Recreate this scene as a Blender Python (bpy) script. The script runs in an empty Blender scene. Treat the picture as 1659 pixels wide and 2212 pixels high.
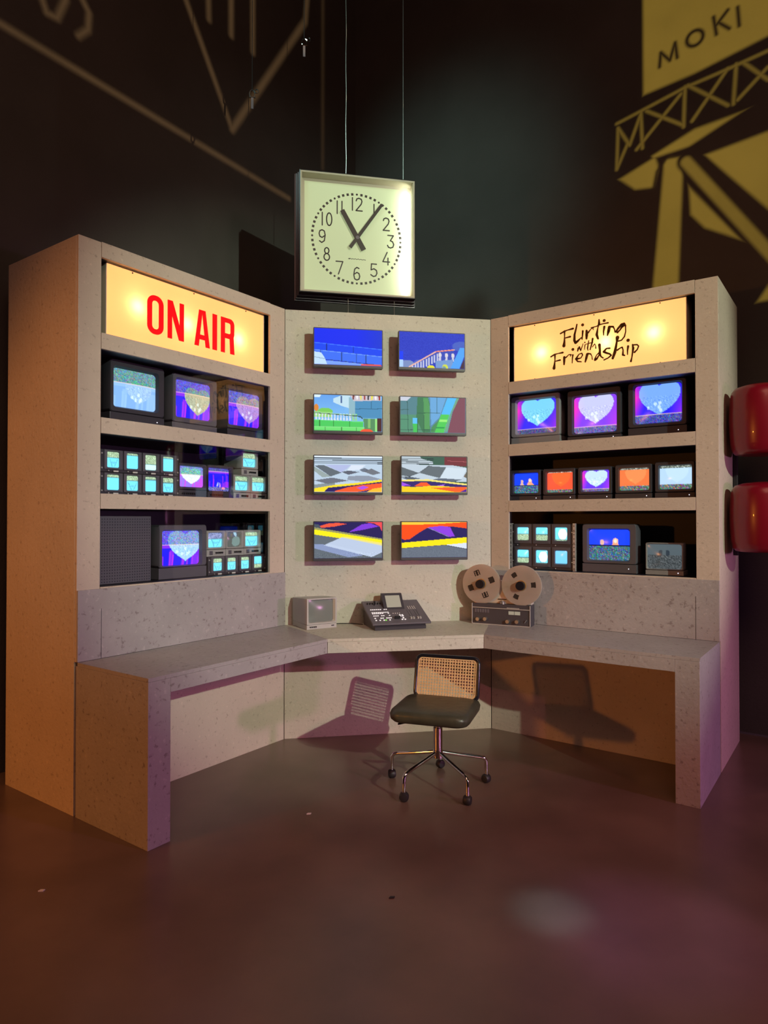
import bpy, bmesh, math, random
import numpy as np
from mathutils import Vector, Matrix
random.seed(7)
PI = math.pi
S = math.sqrt(.5)
R_ = math.radians
C = bpy.context.scene.collection
scene = bpy.context.scene

# ------------------------------------------------------------------ camera, world, lights
W, L_, T_, H_, D_, HT, HB, LW_ = 1.4791, 1.4987, .729, 2.9596, .600, .7803, .6946, .122
cam_d = bpy.data.cameras.new('camera'); cam = bpy.data.objects.new('camera', cam_d); C.objects.link(cam)
cam.location = (-.0781, -4.6797, 1.5)
cam.rotation_euler = (PI/2 + .0122, 0, -.1635)
cam_d.sensor_fit = 'VERTICAL'; cam_d.sensor_height = 36; cam_d.sensor_width = 27
cam_d.lens = 36*1452.98/2212
cam_d.clip_end = 60
scene.camera = cam
vs = scene.view_settings
vs.view_transform = 'Standard'; vs.look = 'None'; vs.gamma = 1; vs.use_curve_mapping = False
vs.exposure = 0

world = bpy.data.worlds.new('world'); scene.world = world; world.use_nodes = True
bg = world.node_tree.nodes['Background']; bg.inputs[0].default_value = (.55, .33, .27, 1); bg.inputs[1].default_value = .012

def light(name, kind, loc, energy, color, target=None, size=.1, angle=60, blend=.5, sx=None, sy=None):
    d = bpy.data.lights.new(name, kind); d.energy = energy; d.color = color
    if kind == 'SPOT': d.spot_size = R_(angle); d.spot_blend = blend; d.shadow_soft_size = size
    elif kind == 'AREA':
        d.shape = 'RECTANGLE'; d.size = sx; d.size_y = sy
    else: d.shadow_soft_size = size
    o = bpy.data.objects.new(name, d); C.objects.link(o); o.location = loc
    if target is not None:
        o.rotation_euler = (Vector(target)-Vector(loc)).to_track_quat('-Z', 'Y').to_euler()
    return o
KEY = (.80, .95, .70)
light('stage_and_fill_spot', 'SPOT', (4.75, -10, 4.45), 2500, KEY, (.7, 0, 1.9), .05, 26, .5)
light('stage_and_fill_spot', 'SPOT', (4.05, -10, 3.85), 360, (1.0, .22, .32), (.7, -.3, .1), .05, 19, .9)
light('stage_and_fill_spot', 'SPOT', (-4.5, -3.5, 1.75), 230, (1.0, .32, .04), (.3, -.9, .9), .08, 60, .6)
light('stage_and_fill_spot', 'SPOT', (5.6, -5.6, 1.6), 390, (.95, .38, .80), (.9, -.8, .45), .15, 52, .9)
light('stage_and_fill_spot', 'SPOT', (-2.0, -3.4, 5.6), 620, (.50, .82, .70), (1.45, 1.34, 4.25), .4, 30, 1.0)  # added wash on the right wall, suggests the haze beside the clock
light('stage_and_fill_spot', 'SPOT', (3.4, -5.6, 3.6), 190, (.95, .72, .58), (-.1, 1.2, 3.5), .4, 30, 1.0)  # second added wash, for the hazy glow on the left wall
light('stage_and_fill_spot', 'SPOT', (.9, -3.2, 6.2), 620, (.45, .85, 1.0), (.98, -2.22, 0), .05, 3.6, 1.0)  # added blue pool in place of a glossy reflection on the floor
light('stage_and_fill_spot', 'SPOT', (1.4, -3.4, 6.2), 260, (.8, .35, 1.0), (1.3, -2.4, 0), .05, 9, 1.0)  # added purple pool beside the blue floor patch
light('fill_light', 'AREA', (0.3, -6.5, 6.2), 95, (1.0, .50, .34), (.3, -2.2, 0), sx=3, sy=3)  # unseen area lamp added as fill to brighten the floor

# ------------------------------------------------------------------ projected light (two pattern projectors aimed at the black walls)
def projector(name, loc, target, energy, color, origin, es, n, build, angle):
    o = light(name, 'SPOT', loc, energy, color, target, .004, angle, .05)
    d = o.data; d.use_nodes = True
    nt = d.node_tree; N = nt.nodes; K = nt.links; N.clear()
    def m(op, a, b=None, c=None):
        q = N.new('ShaderNodeMath'); q.operation = op
        for i, x in enumerate((a, b, c)):
            if x is None: continue
            if isinstance(x, (int, float)): q.inputs[i].default_value = x
            else: K.new(x, q.inputs[i])
        return q.outputs[0]
    def vm(op, a, b=None, sc=None):
        q = N.new('ShaderNodeVectorMath'); q.operation = op
        for i, x in enumerate((a, b)):
            if x is None: continue
            if isinstance(x, (tuple, list, Vector)): q.inputs[i].default_value = tuple(x)
            else: K.new(x, q.inputs[i])
        if sc is not None: K.new(sc, q.inputs['Scale'])
        return q.outputs['Value'] if op in ('DOT_PRODUCT', 'LENGTH') else q.outputs[0]
    geo = N.new('ShaderNodeNewGeometry'); inc = geo.outputs['Incoming']
    Lp = Vector(loc); O = Vector(origin); n = Vector(n); es = Vector(es)
    cst = (O-Lp).dot(n)
    t = m('DIVIDE', cst, vm('DOT_PRODUCT', inc, n))
    s_ = m('ADD', m('MULTIPLY', t, vm('DOT_PRODUCT', inc, es)), (Lp-O).dot(es))
    z_ = m('ADD', m('MULTIPLY', t, vm('DOT_PRODUCT', inc, (0, 0, 1))), Lp.z)
    cb = N.new('ShaderNodeCombineXYZ'); K.new(s_, cb.inputs[0]); K.new(z_, cb.inputs[1]); P = cb.outputs[0]
    def ramp(dist, w):          # 1 inside (dist<0), soft edge w
        q = N.new('ShaderNodeMapRange'); q.interpolation_type = 'SMOOTHSTEP'
        K.new(dist, q.inputs[0]); q.inputs[1].default_value = -w; q.inputs[2].default_value = w
        q.inputs[3].default_value = 1; q.inputs[4].default_value = 0
        return q.outputs[0]
    def seg(a, b, r, w=.02):
        a = Vector((a[0], a[1], 0)); b = Vector((b[0], b[1], 0)); ba = b-a; l2 = max(ba.length_squared, 1e-6)
        pa = vm('SUBTRACT', P, a)
        h = m('MULTIPLY', vm('DOT_PRODUCT', pa, ba), 1/l2); h.node.use_clamp = True
        q = N.new('ShaderNodeVectorMath'); q.operation = 'SCALE'; q.inputs[0].default_value = ba; K.new(h, q.inputs['Scale'])
        return ramp(m('SUBTRACT', vm('LENGTH', vm('SUBTRACT', pa, q.outputs[0])), r), w)
    def poly(pts, w=.02):
        A = sum(pts[i][0]*pts[(i+1) % len(pts)][1]-pts[(i+1) % len(pts)][0]*pts[i][1] for i in range(len(pts)))
        if A < 0: pts = pts[::-1]
        dmax = None
        for i in range(len(pts)):
            a = pts[i]; b = pts[(i+1) % len(pts)]; ex, ey = b[0]-a[0], b[1]-a[1]; l = math.hypot(ex, ey)
            nx, ny = ey/l, -ex/l
            dd = m('SUBTRACT', vm('DOT_PRODUCT', P, (nx, ny, 0)), nx*a[0]+ny*a[1])
            dmax = dd if dmax is None else m('MAXIMUM', dmax, dd)
        return ramp(dmax, w)
    def ring(c, r, hw, w=.015):
        dd = vm('LENGTH', vm('SUBTRACT', P, (c[0], c[1], 0)))
        return ramp(m('SUBTRACT', m('ABSOLUTE', m('SUBTRACT', dd, r)), hw), w)
    def union(L):
        r = L[0]
        for x in L[1:]: r = m('MAXIMUM', r, x)
        return r
    val = build(m, seg, poly, ring, union)
    em = N.new('ShaderNodeEmission'); em.inputs[0].default_value = (1, 1, 1, 1); K.new(val, em.inputs[1])
    out = N.new('ShaderNodeOutputLight'); K.new(em.outputs[0], out.inputs[0])
    return o

def pat_right(m, seg, poly, ring, union):
    lit = [poly([(.838, 5.9), (.838, 4.74), (1.2, 4.80), (2.0, 4.86), (2.0, 5.9)]),
           poly([(.654, 4.174), (.921, 4.265), (.947, 4.174), (.91, 4.038), (.773, 4.06)]),
           poly([(.90, 4.28), (1.2, 4.385), (2.0, 4.43), (2.0, 4.30), (1.16, 4.27), (.93, 4.18)]),
           poly([(.985, 4.19), (1.12, 4.19), (1.075, 3.10), (.885, 3.10)]), seg((1.03, 4.18), (1.11, 4.16), .05),
           poly([(1.27, 4.17), (2.0, 4.24), (2.0, 3.25)]),
           poly([(1.162, 3.96), (1.17, 3.76), (1.266, 3.637), (1.497, 3.496)]),
           poly([(1.60, 3.03), (1.70, 3.18), (2.0, 3.1), (2.0, 3.03)])]
    base = union(lit)
    LAT = [[(.634, 4.62), (.818, 4.655), (1.126, 4.717), (1.413, 4.743), (1.9, 4.80)], [(.818, 4.655), (.828, 4.365)], [(1.136, 4.724), (1.124, 4.429)],
           [(1.477, 4.758), (1.457, 4.479)], [(.785, 4.368), (1.106, 4.681)], [(.861, 4.64), (1.124, 4.439)], [(1.156, 4.727), (1.421, 4.482)],
           [(1.183, 4.451), (1.422, 4.749)], [(1.485, 4.499), (1.674, 4.66)], [(1.522, 4.751), (1.674, 4.57)], [(.645, 4.582), (.633, 4.259)],
           [(.633, 4.259), (.721, 4.444)], [(.645, 4.582), (.732, 4.419)], [(.732, 4.419), (.818, 4.633)]]
    lat = union([seg(p[i], p[i+1], .012, .014) for p in LAT for i in range(len(p)-1)])
    dark = [seg((1.16, 4.17), (1.9, 3.05), .085, .02), seg((.935, 4.15), (.885, 3.9), .012), seg((.935, 4.15), (1.0, 4.235), .012), seg((1.0, 4.235), (1.16, 4.22), .012)]
    MK = [[(.956, 4.944), (.966, 5.049), (1.03, 4.965), (1.068, 5.083), (1.082, 4.965)], [(1.331, 5.161), (1.349, 5.028)], [(1.424, 5.172), (1.345, 5.09)], [(1.368, 5.103), (1.433, 5.034)], [(1.488, 5.163), (1.497, 5.027)]]
    dark += [seg(p[i], p[i+1], .013, .016) for p in MK for i in range(len(p)-1)] + [ring((1.205, 5.06), .055, .014, .016)]
    dark += [seg((1.75, 5.46), (1.75, 5.46), .22, .02)]
    base = m('MULTIPLY', base, m('SUBTRACT', 1.0, union(dark)))
    strut = m('MULTIPLY', seg((1.14, 4.16), (1.9, 3.02), .038, .02), .8)
    return m('MAXIMUM', m('MAXIMUM', base, strut), m('MULTIPLY', lat, .62))

def pat_left(m, seg, poly, ring, union):
    P_ = [([(1.9, 4.50), (1.464, 4.467), (-1.01, 4.383)], .020), ([(.131, 5.487), (-.346, 4.69)], .022), ([(-.346, 4.69), (-1.224, 6.116), (-1.253, 6.4)], .028),
          ([(-.091, 5.8), (-.103, 5.45)], .022), ([(-.33, 5.9), (-.332, 5.459)], .024), ([(-.568, 6.1), (-.57, 5.455)], .024),
          ([(1.225, 4.80), (1.184, 4.705), (1.116, 4.713), (1.06, 4.87)], .018), ([(.98, 4.98), (.9, 4.88), (.907, 4.762), (.973, 4.681)], .018)]
    v = union([seg(p[i], p[i+1], r, .028) for p, r in P_ for i in range(len(p)-1)])
    return m('MAXIMUM', v, m('MULTIPLY', seg((-1.47, 6.6), (-1.47, 4.86), .02, .03), .35))
WO = .93
projector('pattern_projector', (-1.6, -4.6, 4.9), (2.1, 1.4, 4.2), 3300, (1.0, .66, .09), (W+WO*S, WO*S, 0), (S, -S, 0), (S, S, 0), pat_right, 46)
projector('pattern_projector', (3.6, -4.2, 5.0), (.0, 1.4, 5.0), 1150, (1.0, .60, .26), (-WO*S, WO*S, 0), (-S, -S, 0), (-S, S, 0), pat_left, 56)

# ------------------------------------------------------------------ materials
def mat(name, col, rough=.5, metal=0., spec=.5, bump=0., bscale=40, noise=0., nscale=6, dirt=0., coat=0.):
    m = bpy.data.materials.new(name); m.use_nodes = True; nt = m.node_tree; N = nt.nodes; K = nt.links
    b = N['Principled BSDF']; b.inputs['Base Color'].default_value = (*col, 1); b.inputs['Roughness'].default_value = rough
    b.inputs['Metallic'].default_value = metal; b.inputs['Specular IOR Level'].default_value = spec; b.inputs['Coat Weight'].default_value = coat
    tc = N.new('ShaderNodeTexCoord')
    if noise or dirt:
        n1 = N.new('ShaderNodeTexNoise'); n1.inputs['Scale'].default_value = nscale; n1.inputs['Detail'].default_value = 6; K.new(tc.outputs['Object'], n1.inputs['Vector'])
        r = N.new('ShaderNodeValToRGB'); K.new(n1.outputs[0], r.inputs[0])
        r.color_ramp.elements[0].position = .3; r.color_ramp.elements[1].position = .7
        r.color_ramp.elements[0].color = (*[c*(1-noise) for c in col], 1); r.color_ramp.elements[1].color = (*[min(1, c*(1+noise)) for c in col], 1)
        src = r.outputs[0]
        if dirt:
            n2 = N.new('ShaderNodeTexNoise'); n2.inputs['Scale'].default_value = 38; n2.inputs['Detail'].default_value = 5; n2.inputs['Roughness'].default_value = .6
            K.new(tc.outputs['Object'], n2.inputs['Vector'])
            r2 = N.new('ShaderNodeValToRGB'); K.new(n2.outputs[0], r2.inputs[0])
            e = r2.color_ramp.elements; e[0].position = .33; e[0].color = (.55, .5, .48, 1); e[1].position = .41; e[1].color = (1, 1, 1, 1)
            e2 = r2.color_ramp.elements.new(.61); e2.color = (1, 1, 1, 1); e3 = r2.color_ramp.elements.new(.70); e3.color = (1.3, 1.28, 1.25, 1)
            mx = N.new('ShaderNodeMix'); mx.data_type = 'RGBA'; mx.blend_type = 'MULTIPLY'; mx.inputs[0].default_value = dirt
            K.new(src, mx.inputs[6]); K.new(r2.outputs[0], mx.inputs[7]); src = mx.outputs[2]
        K.new(src, b.inputs['Base Color'])
    if bump:
        n3 = N.new('ShaderNodeTexNoise'); n3.inputs['Scale'].default_value = bscale; n3.inputs['Detail'].default_value = 4; K.new(tc.outputs['Object'], n3.inputs['Vector'])
        bp = N.new('ShaderNodeBump'); bp.inputs['Strength'].default_value = bump; bp.inputs['Distance'].default_value = .01
        K.new(n3.outputs[0], bp.inputs['Height']); K.new(bp.outputs[0], b.inputs['Normal'])
    return m
def emit(name, col, st, base=None):
    m = bpy.data.materials.new(name); m.use_nodes = True; b = m.node_tree.nodes['Principled BSDF']
    b.inputs['Base Color'].default_value = (*(base or col), 1); b.inputs['Roughness'].default_value = .4
    b.inputs['Emission Color'].default_value = (*col, 1); b.inputs['Emission Strength'].default_value = st
    return m
def attr_screen(name, st):
    m = bpy.data.materials.new(name); m.use_nodes = True; nt = m.node_tree; b = nt.nodes['Principled BSDF']
    a = nt.nodes.new('ShaderNodeVertexColor'); a.layer_name = 'picture'
    nt.links.new(a.outputs[0], b.inputs['Emission Color']); b.inputs['Emission Strength'].default_value = st
    b.inputs['Base Color'].default_value = (.02, .02, .02, 1); b.inputs['Roughness'].default_value = .18; b.inputs['Specular IOR Level'].default_value = .3
    return m
M = {}
M['cream'] = mat('cream_paint', (.58, .56, .49), .55, bump=.25, bscale=55, noise=.06, nscale=3, dirt=.7)
M['tan'] = mat('tan_paint', (.60, .48, .41), .6, bump=.2, bscale=55, noise=.06, nscale=3, dirt=.6)
M['lilac'] = mat('lilac_grey_paint', (.40, .36, .38), .38, bump=.2, bscale=50, noise=.07, nscale=4, dirt=.8)
M['black_wall'] = mat('black_wall_paint', (.062, .057, .054), .8, bump=.15, bscale=80, noise=.12, nscale=2)
M['black_board'] = mat('black_board', (.016, .017, .036), .5)  # bluish base colour stands in for the screens' glow inside the cabinets
M['floor'] = mat('polished_concrete', (.17, .112, .088), .3, bump=.03, bscale=9, noise=.22, nscale=2.2)
M['black_plastic'] = mat('black_plastic', (.052, .048, .064), .45)
M['dark_plastic'] = mat('dark_grey_plastic', (.125, .115, .145), .45)
M['grey_plastic'] = mat('grey_plastic', (.34, .32, .34), .5)
M['beige_plastic'] = mat('beige_plastic', (.46, .45, .44), .5, noise=.05)
M['light_metal'] = mat('pale_metal', (.55, .53, .53), .4, metal=.2)
M['knob'] = mat('black_knob', (.015, .015, .018), .35)
M['chrome'] = mat('chrome', (.8, .8, .82), .08, metal=1)
M['steel'] = mat('brushed_steel', (.5, .48, .46), .3, metal=.9)
M['frame_black'] = mat('black_lacquer', (.012, .012, .018), .18)
M['cane'] = mat('woven_cane', (.72, .46, .24), .6, noise=.12, nscale=30)
M['leather'] = mat('worn_dark_leather', (.055, .052, .036), .38, bump=.25, bscale=25, noise=.3, nscale=9)
M['rubber'] = mat('black_rubber', (.02, .017, .02), .5)
M['red_gloss'] = mat('red_gloss', (.20, .003, .014), .3, coat=.15, noise=.06, nscale=5)
M['clock_frame'] = mat('clock_frame_metal', (.07, .065, .075), .35, metal=.6)
M['clock_inner'] = mat('clock_inner_trim', (.45, .42, .33), .5)
M['dial'] = emit('clock_dial', (.55, .66, .34), .45, (.36, .41, .30))
M['ink'] = mat('black_ink', (.015, .014, .015), .4)
M['red_letter'] = emit('red_letters', (.75, .0, .005), .95, (.5, .0, .0))
M['brown_letter'] = mat('brown_letters', (.10, .035, .008), .3, noise=.5, nscale=40)
M['white_mark'] = mat('white_marking', (.75, .72, .70), .5)
M['reel'] = mat('reel_aluminium', (.68, .60, .56), .38, metal=.25, noise=.05)
M['led_white'] = emit('white_indicator', (.9, .9, 1), 1.6)
M['led_orange'] = emit('orange_button', (1, .35, .05), 1.2)
M['led_green'] = emit('green_button', (.25, .9, .1), 1.0)
M['lcd'] = emit('display', (.5, .52, .42), .22, (.35, .35, .3))
M['lit_mark'] = emit('lit_button', (.95, .9, .9), .7)
M['tube_off'] = mat('grey_tube_glass', (.20, .22, .21), .22)
M['dark_glass'] = mat('dark_tube_glass', (.10, .115, .12), .12)
M['gold_trim'] = mat('gold_trim', (.7, .42, .12), .3, metal=.8)
M['screen'] = attr_screen('lit_screen', 1.7)
M['television'] = attr_screen('lit_television', 1.1)
M['television'].node_tree.nodes['Principled BSDF'].inputs['Specular IOR Level'].default_value = .04
M['television'].node_tree.nodes['Principled BSDF'].inputs['Roughness'].default_value = .45
M['tube'] = attr_screen('lit_picture_tube', 1.65)
def sign_mat():
    m = bpy.data.materials.new('opal_sign_panel'); m.use_nodes = True; nt = m.node_tree; N = nt.nodes; N.clear()
    t = N.new('ShaderNodeBsdfTranslucent'); t.inputs[0].default_value = (1, .68, .40, 1)
    e = N.new('ShaderNodeEmission'); e.inputs[0].default_value = (1, .55, .21, 1); e.inputs[1].default_value = .66
    a = N.new('ShaderNodeAddShader'); o = N.new('ShaderNodeOutputMaterial')
    nt.links.new(t.outputs[0], a.inputs[0]); nt.links.new(e.outputs[0], a.inputs[1]); nt.links.new(a.outputs[0], o.inputs[0])
    return m
M['sign'] = sign_mat()
M['white_inside'] = mat('white_housing', (.7, .65, .55), .6)
def glass_mat():
    m = bpy.data.materials.new('clear_acrylic'); m.use_nodes = True; nt = m.node_tree; N = nt.nodes; N.clear()
    t = N.new('ShaderNodeBsdfTransparent'); t.inputs[0].default_value = (.96, .96, .97, 1)
    g = N.new('ShaderNodeBsdfGlossy'); g.inputs['Roughness'].default_value = .012
    mx = N.new('ShaderNodeMixShader'); mx.inputs[0].default_value = .035; o = N.new('ShaderNodeOutputMaterial')
    nt.links.new(t.outputs[0], mx.inputs[1]); nt.links.new(g.outputs[0], mx.inputs[2]); nt.links.new(mx.outputs[0], o.inputs[0])
    return m
M['acrylic'] = glass_mat()

# ------------------------------------------------------------------ helpers
def link_mesh(name, bm, m, parent=None, loc=(0, 0, 0), rot=(0, 0, 0), smooth=None):
    me = bpy.data.meshes.new(name); bmesh.ops.recalc_face_normals(bm, faces=bm.faces[:]); bm.to_mesh(me); bm.free()
    ms = m if isinstance(m, (list, tuple)) else [m]
    for x in ms: me.materials.append(M[x] if isinstance(x, str) else x)
    if smooth is not None:
        for p in me.polygons: p.use_smooth = True
        me.set_sharp_from_angle(angle=R_(smooth))
    o = bpy.data.objects.new(name, me); C.objects.link(o)
    o.parent = parent; o.location = loc; o.rotation_euler = rot
    return o
def tag(o, label, cat, group=None):
    o['label'] = label; o['category'] = cat
    if group: o['group'] = group
    return o
def thing(name, label, cat, loc=(0, 0, 0), rz=0, group=None, rot=None):
    o = bpy.data.objects.new(name, None); C.objects.link(o); o.location = loc; o.rotation_euler = rot or (0, 0, rz)
    o.empty_display_size = .1
    return tag(o, label, cat, group)
def structure(o): o['kind'] = 'structure'; return o
NB = lambda: bmesh.new()
def box(bm, x0, x1, y0, y1, z0, z1, bev=0, mi=0):
    r = bmesh.ops.create_cube(bm, size=1); vs_ = r['verts']
    for v in vs_: v.co = Vector(((x0+x1)/2+v.co.x*(x1-x0), (y0+y1)/2+v.co.y*(y1-y0), (z0+z1)/2+v.co.z*(z1-z0)))
    fs = list({f for v in vs_ for f in v.link_faces})
    for f in fs: f.material_index = mi
    if bev:
        es = list({e for v in vs_ for e in v.link_edges})
        bmesh.ops.bevel(bm, geom=es, offset=bev, segments=2, affect='EDGES', profile=.5)
    return bm
def prism(bm, pts, z0, z1, mi=0):
    a = [bm.verts.new((x, y, z0)) for x, y in pts]; b = [bm.verts.new((x, y, z1)) for x, y in pts]; n = len(pts)
    fs = [bm.faces.new(a[::-1]), bm.faces.new(b)] + [bm.faces.new((a[i], a[(i+1) % n], b[(i+1) % n], b[i])) for i in range(n)]
    for f in fs: f.material_index = mi
    return bm
def prism_y(bm, pts, y0, y1, mi=0):       # polygon in the x-z plane
    a = [bm.verts.new((x, y0, z)) for x, z in pts]; b = [bm.verts.new((x, y1, z)) for x, z in pts]; n = len(pts)
    fs = [bm.faces.new(a), bm.faces.new(b[::-1])] + [bm.faces.new((a[i], b[i], b[(i+1) % n], a[(i+1) % n])) for i in range(n)]
    for f in fs: f.material_index = mi
    return bm
def cyl(bm, p, q, r, n=16, r2=None, mi=0):
    p = Vector(p); q = Vector(q); d = q-p
    m4 = Matrix.Translation((p+q)/2) @ d.to_track_quat('Z', 'Y').to_matrix().to_4x4()
    rr = bmesh.ops.create_cone(bm, cap_ends=True, segments=n, radius1=r, radius2=r if r2 is None else r2, depth=d.length, matrix=m4)
    for f in {f for v in rr['verts'] for f in v.link_faces}: f.material_index = mi
    return bm
def tube(bm, pts, r, n=10, closed=False):
    P = [Vector(p) for p in pts]; rings = []; N_ = len(P); up = None
    for i, p in enumerate(P):
        a = P[i-1] if (i > 0 or closed) else P[i]; b = P[(i+1) % N_] if (i < N_-1 or closed) else P[i]
        t = (b-a).normalized()
        if up is None: up = Vector((0, 0, 1)) if abs(t.z) < .9 else Vector((1, 0, 0))
        u = (up-t*up.dot(t)).normalized(); v = t.cross(u); up = u
        rings.append([bm.verts.new(p+(u*math.cos(2*PI*k/n)+v*math.sin(2*PI*k/n))*r) for k in range(n)])
    m_ = N_ if closed else N_-1
    for i in range(m_):
        A, B = rings[i], rings[(i+1) % N_]
        for k in range(n): bm.faces.new((A[k], A[(k+1) % n], B[(k+1) % n], B[k]))
    if not closed: bm.faces.new(rings[0][::-1]); bm.faces.new(rings[-1])
    return bm
def lathe(bm, prof, n=32, M4=None):
    rings = []
    for r, z in prof:
        rings.append([bm.verts.new((r*math.cos(2*PI*k/n), r*math.sin(2*PI*k/n), z)) for k in range(n)])
    for A, B in zip(rings, rings[1:]):
        for k in range(n): bm.faces.new((A[k], A[(k+1) % n], B[(k+1) % n], B[k]))
    bm.faces.new(rings[0][::-1]); bm.faces.new(rings[-1])
    if M4 is not None: bmesh.ops.transform(bm, matrix=M4, verts=bm.verts)
    return bm
def rrect(w, h, r, k=6, cx=0, cy=0):      # rounded rectangle outline
    o = []
    for (sx, sy, a0) in ((1, 1, 0), (-1, 1, 90), (-1, -1, 180), (1, -1, 270)):
        for i in range(k+1):
            a = R_(a0+90*i/k); o.append((cx+sx*(w/2-r)+r*math.cos(a), cy+sy*(h/2-r)+r*math.sin(a)))
    return o
def loops_skin(bm, loops, cap0=True, cap1=True, mi=0):
    V = [[bm.verts.new(p) for p in lp] for lp in loops]; n = len(V[0])
    for A, B in zip(V, V[1:]):
        for k in range(n): bm.faces.new((A[k], A[(k+1) % n], B[(k+1) % n], B[k])).material_index = mi
    if cap0: bm.faces.new(V[0][::-1])
    if cap1: bm.faces.new(V[-1])
    return bm
def strokes(bm, lines, y0, y1, n=10):     # marker strokes (x, z, radius) in the x-z plane
    for i, ln in enumerate(lines):
        e = .00012*(i % 7)
        for (x, z, r) in ln: prism_y(bm, [(x+r*math.cos(2*PI*k/n), z+r*math.sin(2*PI*k/n)) for k in range(n)][::-1], y0-e, y1)
        for (a, b) in zip(ln, ln[1:]):
            dx, dz = b[0]-a[0], b[1]-a[1]; l = math.hypot(dx, dz)
            if l < 1e-5: continue
            nx, nz = -dz/l, dx/l
            prism_y(bm, [(a[0]+nx*a[2], a[1]+nz*a[2]), (b[0]+nx*b[2], b[1]+nz*b[2]), (b[0]-nx*b[2], b[1]-nz*b[2]), (a[0]-nx*a[2], a[1]-nz*a[2])], y0-e, y1)
    return bm
# three frames: local x to the viewer's right, -y towards the viewer
ROT = {'L': PI/4, 'C': 0., 'R': -PI/4}
ORG = {'L': Vector((0, 0, 0)), 'C': Vector((0, 0, 0)), 'R': Vector((W, 0, 0))}
def FP(f, x, y, z):
    a = ROT[f]; return ORG[f] + Vector((x*math.cos(a)-y*math.sin(a), x*math.sin(a)+y*math.cos(a), z))
def sx(f, s): return -s if f == 'L' else s

# ------------------------------------------------------------------ the room
b = NB(); prism(b, [(-9, -12.5), (10.5, -12.5), (10.5, 3), (-9, 3)], -.1, 0); structure(link_mesh('floor', b, 'floor'))
cy_ = WO/S+W/2
def wall(name, d, n):
    b = NB(); a = Vector((W/2, cy_, 0)); e = a+Vector((*d, 0))*9.8; nn = Vector((*n, 0))*.2
    pts = [(a.x, a.y), (e.x, e.y), (e.x+nn.x, e.y+nn.y), (a.x+nn.x, a.y+nn.y)]
    prism(b, pts, 0, 7); return structure(link_mesh(name, b, 'black_wall'))
wall('wall_left', (-S, -S), (-S, S)); wall('wall_right', (S, -S), (S, S))
b = NB(); prism(b, [(-9, -12.5), (10.5, -12.5), (10.5, 3), (-9, 3)], 7, 7.1); structure(link_mesh('ceiling', b, 'black_wall'))
def small_skirting():
    b = NB(); a = Vector((W/2, cy_, 0)); d = Vector((S, -S, 0)); n = Vector((-S, -S, 0))
    p = a+d*.02; q = a+d*9.7
    prism(b, [(p.x, p.y), (q.x, q.y), (q.x+n.x*.012, q.y+n.y*.012), (p.x+n.x*.012, p.y+n.y*.012)], 0.0, .012)
    structure(link_mesh('baseboard_right', b, 'dark_plastic'))
small_skirting()

# ------------------------------------------------------------------ console cabinets
ROWS = {'sign': (2.485, 2.882), 'r2': (2.040, 2.400), 'r3': (1.640, 1.957), 'r4': (1.150, 1.560)}
S0, S1 = .140, 1.370
def wing(f, label):
    t = thing('console_cabinet', label, 'console', FP(f, 0, 0, 0), ROT[f], 'painted console cabinets')
    X = lambda s: sx(f, s)
    def bb(s0, s1, y0, y1, z0, z1, bev=0):
        b = NB(); x0, x1 = sorted((X(s0), X(s1))); return box(b, x0, x1, y0, y1, z0, z1, bev)
    for (s0, s1) in ((.0, S0), (S1, L_)):
        link_mesh('stile', bb(s0+.0015, s1-.0005, 0, .019, HT if s1 < 1.4 else HT, H_, .0012), 'tan', t)
    zz = [1.140, 1.150, 1.560, 1.640, 1.957, 2.040, 2.400, 2.485, 2.882, H_]
    for (z0, z1) in ((1.135, 1.150), (1.560, 1.640), (1.957, 2.040), (2.400, 2.485), (2.882, H_+.003)):
        link_mesh('rail', bb(S0+.0005, S1-.0005, -.0015, .019, z0, z1, .0012), 'tan', t)
    link_mesh('backsplash', bb(.003, L_-.0005, -.012, -.0002, HT+.001, 1.143, .001), 'lilac', t)
    link_mesh('seam', bb(S1-.0025, S1, -.0125, -.0118, HT+.001, HT+.26), 'black_board', t)
    link_mesh('lower_panel', bb(.003, S1+.004, 0, .019, 0, HT-.021, .001), 'tan', t)
    link_mesh('end_panel', bb(L_-.019, L_, .0195, T_, 0, H_, .0012), 'tan', t)
    b = NB(); x0, x1 = sorted((X(.30), X(L_-.0195))); box(b, x0, x1, T_-.019, T_, 0, H_-.02); link_mesh('back_panel', b, 'black_board', t)
    link_mesh('top_panel', bb(.30, L_-.0195, .02, T_-.02, H_-.019, H_), 'tan', t)
    for k, (z0, z1) in enumerate(((1.560, 1.640), (1.957, 2.040), (2.400, 2.485), (2.882, H_-.02), (1.10, 1.150))):
        xin = .30
        b = NB(); pts = [(X(.03), .0195), (X(L_-.020), .0195), (X(L_-.020), .50), (X(.03), .50)]
        prism(b, pts, z0+.001, z1-.001); link_mesh('shelf', b, 'black_board', t)
    for s in (.034, L_-.10):
        link_mesh('lining', bb(s, s+.012, .0195, .50, 1.151, H_-.08), 'black_board', t)
    for k, (z0, z1) in enumerate(((1.151, 1.559), (1.641, 1.956), (2.041, 2.399))):
        link_mesh('interior_back', bb(.048, L_-.105, .49, .50, z0, z1), 'black_board', t)
        link_mesh('window_pane', bb(S0-.01, S1+.01, .0205, .0235, z0-.0005, z1+.0005), 'acrylic', t)
    return t
cabL = wing('L', 'tall cream painted console cabinet on the left, with the ON AIR sign and orange-lit end')
cabR = wing('R', 'tall cream painted console cabinet on the right, with the handwritten Flirting sign')
cabC = thing('console_divider', 'cream centre panel of the console carrying eight flat televisions', 'console', (0, 0, 0), 0)
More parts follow.
